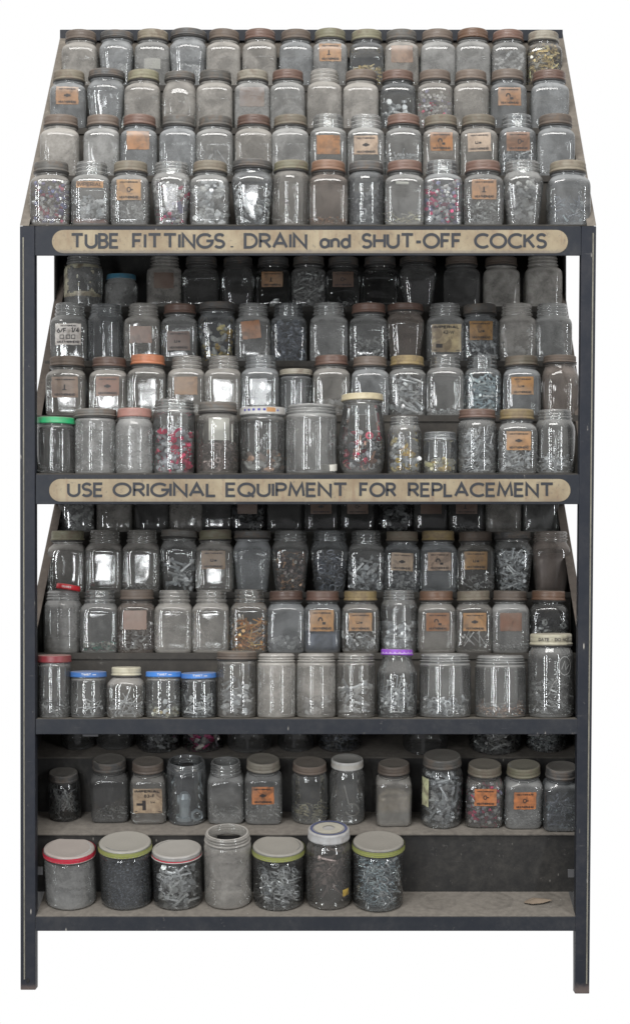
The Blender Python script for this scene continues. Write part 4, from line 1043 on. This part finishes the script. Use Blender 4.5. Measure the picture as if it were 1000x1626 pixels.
row(2, 3, 'the row below the tube sign', [
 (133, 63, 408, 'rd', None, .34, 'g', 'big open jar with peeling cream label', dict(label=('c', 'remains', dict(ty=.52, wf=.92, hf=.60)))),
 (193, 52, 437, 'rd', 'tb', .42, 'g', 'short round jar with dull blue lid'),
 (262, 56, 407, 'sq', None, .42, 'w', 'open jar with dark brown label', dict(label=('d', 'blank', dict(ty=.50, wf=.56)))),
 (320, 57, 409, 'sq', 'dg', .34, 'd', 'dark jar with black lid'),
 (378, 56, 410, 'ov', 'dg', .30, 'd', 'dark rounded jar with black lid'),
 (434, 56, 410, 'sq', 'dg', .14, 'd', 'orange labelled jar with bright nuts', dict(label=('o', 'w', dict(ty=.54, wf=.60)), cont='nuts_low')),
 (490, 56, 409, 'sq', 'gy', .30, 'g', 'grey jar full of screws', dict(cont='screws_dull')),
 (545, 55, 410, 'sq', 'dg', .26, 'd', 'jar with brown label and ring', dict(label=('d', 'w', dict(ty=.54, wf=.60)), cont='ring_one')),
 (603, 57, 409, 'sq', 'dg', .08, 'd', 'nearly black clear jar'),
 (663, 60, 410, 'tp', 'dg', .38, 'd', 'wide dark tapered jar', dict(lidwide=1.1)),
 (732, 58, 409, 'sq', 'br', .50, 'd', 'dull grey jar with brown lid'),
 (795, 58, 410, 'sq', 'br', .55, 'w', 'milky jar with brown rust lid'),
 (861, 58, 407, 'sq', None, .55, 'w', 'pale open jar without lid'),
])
row(2, 2, 'the sixth row down', [
 (112, 58, 483, 'sq', None, .24, 'g', 'open jar with handwritten cream label', dict(label=('c', 'hand', dict(ty=.46, wf=.70, hf=.35, dx=.02)))),
 (169, 60, 485, 'rd', None, .20, 'c', 'bright open round jar'),
 (228, 58, 484, 'sq', None, .34, 'w', 'open jar with brown faded label', dict(label=('b', 'blank', dict(ty=.46, wf=.60, hf=.28)))),
 (286, 58, 485, 'sq', 'rr', .20, 'g', 'rusty lidded jar with low brown label', dict(label=('d', 'w', dict(ty=.36, wf=.62, hf=.32)))),
 (345, 62, 483, 'tp', 'dg', .10, 'c', 'tapered jar with shiny brass bits', dict(lidwide=1.1, cont='gold_bits')),
 (402, 57, 484, 'sq', None, .32, 'g', 'open jar with tilted orange label', dict(label=('o', 'blank', dict(ty=.54, wf=.52, hf=.30, rot=.12, dx=-.04)), cont='bits_low')),
 (458, 58, 484, 'sq', None, .14, 'c', 'open jar full of dark hardware', dict(cont='bits_full')),
 (522, 61, 483, 'sq', None, .26, 'g', 'clear open jar with dark debris', dict(cont='bits_low')),
 (585, 61, 484, 'sq', 'rr', .30, 'g', 'rust lidded jar of grey screws', dict(cont='bits_mid')),
 (643, 61, 484, 'tp', 'rr', .28, 'b', 'wide jar with rusty brown lid', dict(lidwide=1.07)),
 (706, 61, 484, 'sq', None, .32, 'g', 'open jar with large pink printed label', dict(label=('i', '42', dict(ty=.40, wf=.76, hf=.46)))),
 (761, 60, 485, 'sq', 'gy', .22, 'c', 'grey lidded jar with label and screws', dict(label=('o', 'w', dict(ty=.53, wf=.60, hf=.32)), cont='screws_half')),
 (820, 60, 484, 'sq', None, .42, 'w', 'dusty open jar with pale scraps', dict(cont='fit_low')),
 (876, 60, 484, 'sq', None, .30, 'g', 'clear open jar with curved scratches'),
])
row(2, 1, 'the seventh row down', [
 (107, 63, 568, 'sq', 'br', .20, 'w', 'brown lidded jar with wide brown label', dict(label=('b', 'w', dict(ty=.48, wf=.66, hf=.34)))),
 (174, 61, 569, 'sq', 'rr', .22, 'w', 'jar with rusty lid and brown label', dict(label=('b', 'nut', dict(ty=.50, wf=.60, hf=.32)))),
 (235, 62, 565, 'sq', 'og', .16, 'w', 'jar with bright orange lid'),
 (297, 60, 567, 'sq', None, .30, 'w', 'open jar with brown label', dict(label=('b', 'blank', dict(ty=.50, wf=.60)))),
 (355, 60, 567, 'sq', None, .30, 'w', 'dusty open jar with bright reflections'),
 (414, 61, 566, 'sq', None, .16, 'c', 'clear open jar'),
 (470, 52, 588, 'st', 'be', .20, 'c', 'short round jar with pinkish lid'),
 (526, 60, 566, 'sq', 'rr', .20, 'w', 'rust lidded jar with pale pieces', dict(cont='fit_low')),
 (587, 61, 568, 'sq', 'br', .22, 'c', 'jar with thin brown lid'),
 (646, 61, 567, 'sq', 'bs', .26, 'g', 'brass lidded jar of pale bolts', dict(cont='bolts_full')),
 (706, 61, 565, 'sq', None, .30, 'g', 'open jar with fine grit below', dict(cont='sand')),
 (765, 59, 566, 'sq', None, .10, 'c', 'open jar full of bluish zinc screws', dict(cont='screws_blue')),
 (827, 60, 567, 'sq', 'tn', .26, 'c', 'tan lidded jar with orange label', dict(label=('o', 'w', dict(ty=.50, wf=.58)))),
 (888, 62, 566, 'ov', 'br', .30, 'b', 'oval faced jar with brown lid', dict(lidwide=1.1)),
])
row(2, 0, 'the row above the replacement sign', [
 (90, 63, 664, 'st', 'gn', .26, 'd', 'short round jar with green lid', dict(cont='bits_low')),
 (152, 66, 651, 'st', 'gy', .38, 'g', 'round jar with wide grey lid'),
 (214, 61, 650, 'rd', 'pk', .38, 'g', 'round jar with scuffed pink lid', dict(cont='bits_low')),
 (277, 67, 636, 'st', None, .18, 'g', 'tall open jar of bright red plugs', dict(cont='redfull')),
 (346, 69, 640, 'rd', 'gy', .20, 'w', 'round jar of stacked brown washers', dict(cont='washstack')),
 (417, 72, 648, 'st', 'wh', .24, 'g', 'jar with white and blue checked lid', dict(extra='squares', cont='corks')),
 (494, 83, 644, 'st', None, .28, 'g', 'very wide open jar'),
 (575, 77, 627, 'br', 'go', .14, 'g', 'tall barrel jar with pale gold lid', dict(cont='hard')),
 (642, 55, 662, 'rd', None, .20, 'g', 'open round jar of brass fittings', dict(cont='gold_grey')),
 (698, 55, 687, 'st', None, .18, 'c', 'very short open jar', dict(cont='gold_low')),
 (757, 65, 651, 'rd', 'rr', .20, 'g', 'large rust lidded jar of screws', dict(cont='screws_full')),
 (820, 62, 651, 'sq', 'bs', .20, 'g', 'brass lidded jar with label and screws', dict(label=('o', 'nut', dict(ty=.50, wf=.62)), cont='screws_half')),
 (880, 65, 652, 'rd', None, .26, 'g', 'open jar with bolts lying low', dict(cont='screws_low')),
])
row(3, 3, 'the row below the replacement sign', [
 (124, 57, 768, 'sq', 'br', .40, 'g', 'jar full of pale fittings', dict(cont='fit_full')),
 (184, 56, 768, 'sq', 'br', .56, 'w', 'evenly milky jar'),
 (243, 55, 768, 'sq', 'br', .50, 'd', 'grey jar in partial shade'),
 (298, 55, 768, 'sq', 'br', .46, 'w', 'brownish milky jar'),
 (346, 50, 768, 'sq', 'br', .40, 'd', 'dark grey jar'),
 (394, 56, 768, 'sq', 'br', .14, 'd', 'dark jar with brown label', dict(label=('d', 'blank', dict(ty=.52, wf=.56)), cont='bits_dark')),
 (452, 56, 768, 'sq', 'br', .34, 'd', 'dull dark jar without contents'),
 (510, 55, 768, 'sq', 'br', .26, 'd', 'dark jar with faded brown label', dict(label=('d', 'nut', dict(ty=.52, wf=.60)))),
 (567, 55, 768, 'sq', 'br', .26, 'd', 'shaded jar with reddish brown label', dict(label=('d', 'w', dict(ty=.52, wf=.60)))),
 (628, 56, 768, 'sq', 'br', .12, 'd', 'black looking jar with hardware', dict(cont='bits_dark')),
 (683, 55, 768, 'sq', 'br', .34, 'd', 'plain dark jar', dict(label=('d', 'blank', dict(ty=.52, wf=.60)))),
 (739, 56, 768, 'sq', 'br', .26, 'd', 'dark jar with label and one screw', dict(label=('d', 'w', dict(ty=.52, wf=.60)), cont='bits_low')),
 (797, 56, 768, 'sq', 'br', .46, 'w', 'smooth grey jar with bright edge'),
 (857, 57, 768, 'sq', 'br', .20, 'g', 'jar with strong bright reflection'),
])
row(3, 2, 'the tenth row down', [
 (108, 60, 843, 'sq', 'ol', .28, 'w', 'clear jar with brownish lid', dict()),
 (167, 60, 842, 'sq', None, .24, 'w', 'open jar with bright front'),
 (226, 60, 842, 'sq', None, .22, 'w', 'open jar with brighter silver front', dict(cont='bits_low')),
 (285, 61, 842, 'tp', 'gy', .26, 'g', 'wide lidded tapered jar of bolts', dict(lidwide=1.1, cont='bolts')),
 (342, 60, 842, 'sq', 'ol', .26, 'w', 'olive lidded jar with brown label', dict(label=('b', 'w', dict(ty=.52, wf=.62)))),
 (401, 61, 843, 'tp', 'dg', .30, 'c', 'empty tapered jar with dark lid', dict(lidwide=1.1)),
 (461, 60, 843, 'tp', None, .24, 'g', 'open tapered jar of brownish fittings', dict(cont='rust_full')),
 (523, 61, 843, 'tp', None, .16, 'c', 'open tapered jar of dark coils', dict(cont='coils')),
 (581, 59, 843, 'sq', None, .20, 'g', 'open jar of round pale knobs', dict(cont='knobs')),
 (638, 58, 844, 'sq', 'tn', .20, 'c', 'tan lidded jar with torn label', dict(label=('i', 'nut', dict(ty=.50, wf=.60, rot=-.05)), cont='bits_mid')),
 (695, 59, 843, 'sq', 'bs', .22, 'c', 'brass lidded jar with orange label', dict(label=('i', 'elb', dict(ty=.50, wf=.62)))),
 (754, 60, 844, 'sq', 'br', .22, 'w', 'brown lidded jar with label and washers', dict(label=('o', 'w', dict(ty=.52, wf=.60)), cont='washer1')),
 (813, 62, 844, 'tp', 'dg', .10, 'g', 'tapered jar of silver screws', dict(lidwide=1.08, cont='screws_full')),
 (873, 62, 844, 'tp', None, .26, 'b', 'tapered jar packed with brown residue', dict(plug=(.62, (.13, .10, .09), 'brown_residue', 'packed brown residue'))),
])
row(3, 1, 'the eleventh row down', [
 (101, 63, 938, 'rd', None, .30, 'g', 'open round jar with grey grit', dict(plug=(.22, (.22, .215, .20), 'grey_grit', 'fine grey grit'))),
 (159, 61, 937, 'sq', None, .28, 'g', 'open jar with green scraps', dict(cont='green_low')),
 (218, 61, 936, 'sq', 'br', .28, 'b', 'brown lidded jar with copper label', dict(label=('b', 'blank', dict(ty=.52, wf=.60, hf=.30)), cont='bits_mid')),
 (277, 61, 937, 'sq', None, .32, 'w', 'empty open dusty jar'),
 (336, 60, 937, 'sq', None, .30, 'w', 'empty open jar with bright swirl'),
 (396, 60, 936, 'sq', None, .24, 'w', 'open jar of orange rusty screws', dict(cont='screws_or')),
 (454, 61, 938, 'sq', 'rr', .26, 'c', 'rust lidded jar with bright reflections', dict(cont='fit_low')),
 (512, 60, 938, 'sq', 'rr', .10, 'c', 'dark jar with orange label', dict(label=('o', 'elb', dict(ty=.52, wf=.62, hf=.34)), plug=(.34, (.09, .10, .13), 'dark_filings', 'dark filings'))),
 (572, 60, 938, 'sq', 'bs', .24, 'w', 'brass lidded jar of ring nuts', dict(label=('o', 'w', dict(ty=.50, wf=.60)), cont='nuts_half')),
 (633, 60, 937, 'rd', None, .30, 'g', 'open jar of dull grey fittings', dict(cont='fit_half')),
 (692, 61, 938, 'sq', 'ro', .26, 'w', 'jar with orange lid and orange label', dict(label=('o', 'elb', dict(ty=.50, wf=.60)))),
 (751, 60, 938, 'sq', 'tn', .24, 'w', 'tan lidded jar with label above nails', dict(label=('o', 'nut', dict(ty=.50, wf=.60)), cont='nails_few')),
 (809, 61, 938, 'sq', 'br', .30, 'g', 'brown lidded jar with red brown label', dict(label=('b', 'blank', dict(ty=.50, wf=.56)), cont='bits_low')),
 (870, 61, 938, 'sq', 'ro', .26, 'd', 'rusty lidded jar of dark things', dict(cont='bits_dark')),
])
row(3, 0, 'the twelfth row down', [
 (87, 53, 1040, 'st', 'dr', .24, 'g', 'narrow round jar with dark red lid', dict(cont='washer1')),
 (141, 57, 1066, 'st', 'bl', .24, 'g', 'short jar with blue lettered lid', dict(extra='twist', cont='nails_few')),
 (201, 60, 1059, 'hx', 'cr', .32, 'w', 'hexagonal jar with cream lid', dict(cont='rods')),
 (260, 56, 1066, 'st', 'bl', .22, 'g', 'blue lidded jar with pale beads', dict(extra='twist', cont='balls')),
 (316, 56, 1068, 'st', 'bl', .12, 'c', 'blue lidded jar of white pegs', dict(extra='twist', cont='white_pegs')),
 (376, 63, 1034, 'st', 'br', .28, 'w', 'tall jar with brown lid, nuts inside', dict(cont='knobs')),
 (439, 62, 1038, 'st', None, .42, 'w', 'dusty straight open jar'),
 (502, 63, 1038, 'st', None, .38, 'w', 'milky straight open jar', dict(cont='fit_low')),
 (565, 62, 1038, 'st', None, .36, 'w', 'straight open jar with bolts', dict(cont='bolts')),
 (630, 65, 1031, 'bt', 'pu', .12, 'g', 'jar with purple scalloped lid', dict(extra='scallop', cont='nails_heap')),
 (706, 83, 1038, 'st', None, .30, 'g', 'wide open jar with small fittings', dict(cont='nuts_half')),
 (794, 82, 1041, 'st', None, .28, 'g', 'wide open jar with rusty bottom', dict(cont='rust_low')),
 (874, 75, 1006, 'rd', 'cr', .22, 'g', 'large jar with cream lettered lid', dict(extra='donot', cont='bits_mid')),
])
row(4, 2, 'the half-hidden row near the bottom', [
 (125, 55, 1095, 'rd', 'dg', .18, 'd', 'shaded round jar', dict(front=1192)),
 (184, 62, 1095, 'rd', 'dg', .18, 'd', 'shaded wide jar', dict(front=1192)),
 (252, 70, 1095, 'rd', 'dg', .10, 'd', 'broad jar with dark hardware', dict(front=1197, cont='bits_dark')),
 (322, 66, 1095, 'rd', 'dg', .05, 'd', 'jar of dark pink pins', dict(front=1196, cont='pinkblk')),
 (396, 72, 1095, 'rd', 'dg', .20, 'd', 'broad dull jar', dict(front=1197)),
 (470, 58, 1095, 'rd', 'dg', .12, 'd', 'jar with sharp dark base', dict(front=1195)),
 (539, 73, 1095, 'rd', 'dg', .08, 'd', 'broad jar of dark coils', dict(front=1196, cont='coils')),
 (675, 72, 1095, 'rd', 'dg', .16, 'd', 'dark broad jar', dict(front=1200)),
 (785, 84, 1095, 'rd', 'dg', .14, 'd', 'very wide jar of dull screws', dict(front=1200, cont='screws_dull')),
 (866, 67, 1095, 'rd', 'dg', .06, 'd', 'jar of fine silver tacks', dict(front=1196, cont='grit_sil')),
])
row(4, 1, 'the second lowest row', [
 (104, 52, 1217, 'rd', 'dg', .12, 'd', 'small dark jar of upright nails', dict(front=1306, cont='nails')),
 (177, 61, 1195, 'sq', 'dg', .28, 'd', 'larger square jar with dark lid', dict(front=1308, cont='bits_low')),
 (238, 57, 1199, 'sq', 'br', .22, 'w', 'brown lidded jar with printed valve label', dict(front=1310, label=('i', '83', dict(ty=.42, wf=.80, hf=.42)))),
 (298, 63, 1197, 'st', None, .14, 'c', 'open round jar with large fitting', dict(front=1312)),
 (360, 59, 1199, 'sq', None, .26, 'g', 'open square jar with dark scraps', dict(front=1310, cont='bits_low')),
 (419, 60, 1195, 'sq', 'be', .22, 'g', 'jar with bright orange label', dict(front=1311, label=('r', 'nut', dict(ty=.50, wf=.58)), cont='bits_low')),
 (492, 60, 1200, 'rd', 'br', .26, 'g', 'round jar with wide brown lid', dict(front=1310, cont='yel_low')),
 (551, 57, 1195, 'rd', 'wh', .20, 'g', 'round jar with white ribbed lid', dict(front=1311, extra='ribbed')),
 (624, 57, 1202, 'sq', 'br', .28, 'w', 'square jar with layered sandy fill', dict(front=1314, plug=(.52, (.36, .30, .22), 'sandy_fill', 'sandy layered fill'))),
 (700, 67, 1188, 'rd', 'gy', .16, 'g', 'big round jar packed with bolts', dict(front=1317, cont='boltsdk', label=('c', 'blank', dict(dx=-.40, ty=.52, wf=.14, hf=.42)))),
 (767, 60, 1203, 'sq', 'tn', .20, 'w', 'tan lidded jar with bright orange label', dict(front=1316, label=('r', 'w', dict(ty=.54, wf=.58)), cont='mix_red')),
 (828, 60, 1204, 'sq', 'ol', .24, 'g', 'olive rimmed jar with orange label', dict(front=1318, label=('r', 'w', dict(ty=.50, wf=.58)), cont='bits_low')),
 (888, 58, 1207, 'sq', 'dg', .24, 'c', 'dark lidded jar of bluish screws', dict(front=1322, cont='blue_low')),
])
row(4, 0, 'the lowest row', [
 (114, 80, 1331, 'st', 'rd', .44, 'g', 'wide jar with bright red banded lid', dict(front=1446, extra='wideband')),
 (202, 82, 1321, 'st', 'lm', .24, 'c', 'wide jar of black pellets, lime lid', dict(front=1446, cont='grit_dark', extra='limeband')),
 (283, 78, 1332, 'st', 'wr', .16, 'g', 'jar of rivets, red striped white lid', dict(front=1446, cont='rivets', extra='redstripe')),
 (363, 75, 1307, 'st', None, .52, 'w', 'tall open milky jar', dict(front=1445)),
 (443, 81, 1327, 'st', 'lm', .12, 'g', 'lime lidded jar of white clips', dict(front=1447, cont='clips', extra='limeband')),
 (522, 74, 1302, 'rd', 'wb', .22, 'w', 'tall jar with blue and white lid', dict(front=1446, extra='bluetop', cont='pipes', label=('y', 'blank', dict(dx=.36, ty=.22, wf=.12, hf=.09)))),
 (600, 80, 1320, 'st', 'lm', .14, 'g', 'lime lidded jar of silver screw eyes', dict(front=1449, cont='eyes', extra='limeband')),
])

# ------------------------------------------------------------------ single things in and on the jars
def single(name, parts, mat, loc, label, cat, rot=(0, 0, 0), sc=1.0, smooth=False, group=None):
    V, F = comb(*parts)
    o = link(name, V*sc, F, mat, None, smooth); o.location = loc; o.rotation_euler = rot
    tag(o, label, cat, group); return o
STEEL = plain('pale_steel', (.42, .47, .50), .4, .2, 80, .4); DULL = plain('dull_wire', (.42, .40, .37), .5, .2, 80, .2)
CARD = plain('old_card', (.62, .60, .54), .8, .12, 40); BRCARD = plain('brown_card', (.20, .155, .115), .9, .4, 60)
# curled paper inside the third jar of the top row
def curled(px, py, sec, ri, ww, hh, label, dd=.03):
    d = FR[ri]+dd; n = 8; vs = []
    for j in (0, 1):
        for i in range(n+1):
            u = i/n-.5
            vs.append((X(px, d)+u*ww, d-.010*math.cos(u*2.4)+.006, Z(py, d)+(j-.5)*hh))
    m = MB(); m.add(vs, [(i, i+1, n+2+i, n+1+i) for i in range(n)])
    vs2 = [(x, y+.0006, z) for x, y, z in vs]; m.add(vs2, [(i, n+1+i, n+2+i, i+1) for i in range(n)])
    o = m.build('paper_scrap', CARD, None, 0, True); tag(o, label, 'paper'); return o
curled(242, 101, 1, 3, .040, .026, 'curled white paper inside third jar of the topmost row')
curled(348, 681, 2, 0, .046, .050, 'pale paper standing inside the jar of brown washers')
d = FR[0]+.045
single('white_plug', [tube((0, 0, -.007), (0, 0, .007), .018, None, 24)], CARD, (X(522, d), d, step_z[2][0]+.016), 'flat off-white disc at the bottom of the widest open jar', 'disc', (math.radians(8), 0, 0))
single('white_strip', [tube((-.014, 0, 0), (.014, 0, 0), .0035, None, 8)], CARD, (X(638, d), FR[0]+.03, Z(293, d)), 'short white strip inside the tenth jar above the tube sign', 'strip', (0, .05, 0))
# large fitting and nut in the open jar of the second lowest row, hook in the white lidded one
def in_s4(px, py_, f, dd):
    c = f+U*dd; return X(px, c.y), c
c4 = f2+U*.074
M4 = Matrix.Rotation(T4, 4, 'X')
def seat(o, px, c, h, rot):
    o.matrix_world = Matrix.Translation(Vector((X(px, c.y), c.y, c.z))+NRM*h)@M4@Matrix.Rotation(rot[0], 4, 'Y')@Matrix.Rotation(rot[1], 4, 'X')@Matrix.Rotation(rot[2], 4, 'Z')
o = single('pipe_fitting', [tube((0, 0, 0), (0, 0, .008), .020, None, 18), tube((0, 0, .008), (0, 0, .030), .0125, .0115, 16), tube((0, 0, .030), (0, 0, .048), .0125, .0150, 16), tube((0, 0, .043), (-.016, 0, .043), .0095, .0105, 16), tube((0, 0, .048), (0, 0, .058), .015, .0085, 16)], STEEL, (0, 0, 0), 'large pale steel fitting in the open round jar', 'pipe fitting')
seat(o, 294, c4, .006, (0, 0, 0)); o.scale = (1.0, 1.0, 1.1)
for p in o.data.polygons: p.use_smooth = False
V, F = ringpiece(.0145, .008, .011, hexo=True); o = link('hex_nut', V, F, STEEL); tag(o, 'large steel nut leaning beside the pale pipe fitting', 'nut'); seat(o, 313, c4-U*.010, .020, (.5, 1.3, 0))
hv = [tube((-.008, 0, .085), (-.003, 0, .062), .0014, None, 6), tube((-.003, 0, .062), (.002, 0, .040), .0015, None, 6)]
V1, F1_ = torus(.0145, .0017, 120, -160, 20, 6); R_ = np.array([[1, 0, 0], [0, 0, 1], [0, 1, 0]]); V1 = V1@R_+np.array([.010, 0, .026])
o = single('wire_hook', hv+[(V1, F1_)], DULL, (0, 0, 0), 'long bent wire hook inside the white lidded round jar', 'hook'); seat(o, 552, f2+U*.066, .006, (0, 0, 0))
# red lid lying tilted on the rim of the first jar of the eleventh row
d = FR[1]+.02
vs, fs = lathe([(.026, -.006), (.0275, -.0055), (.0275, .0045), (.026, .006), (.024, .006)])
o = link('loose_lid', vs, fs, LID, None, True); o['paint'] = (.60, .02, .03, 1); o['grime'] = .12
o.location = (X(108, d), d+.012, Z(933, d)+.0005); o.rotation_euler = (math.radians(-4), math.radians(9), 0); tag(o, 'loose bright red lid resting on the open rim below', 'jar lid')
m = MB(); f = ring_map(.0276, 0); write(m, 'OLIVES', -.012, .010, -.003, .005, .0010, f); m.build('lettering', PRINT_WHITE, o)
# crumpled card on the bottom shelf
c = f3+U*(L3*.56); m = MB(); rnd = random.Random(5)
pts = [(-.030, -.008), (-.012, -.016), (.012, -.011), (.034, .002), (.018, .012), (-.008, .014), (-.026, .006)]
ctr = (0, 0, .009)
low = [(x, y, rnd.uniform(.0005, .005)) for x, y in pts]; n = len(low)
m.add(low+[ctr], [(i, (i+1) % n, n) for i in range(n)]); m.add([(x, y, z-.0008) for x, y, z in low]+[(0, 0, .008)], [((i+1) % n, i, n) for i in range(n)])
o = m.build('card_scrap', BRCARD); o.matrix_world = Matrix.Translation((X(852, c.y), c.y, c.z+.001))@M4; tag(o, 'crumpled brown card scrap lying on the dusty bottom shelf', 'scrap')
print('jars', JAR_COUNT, 'objects', len(bpy.data.objects))
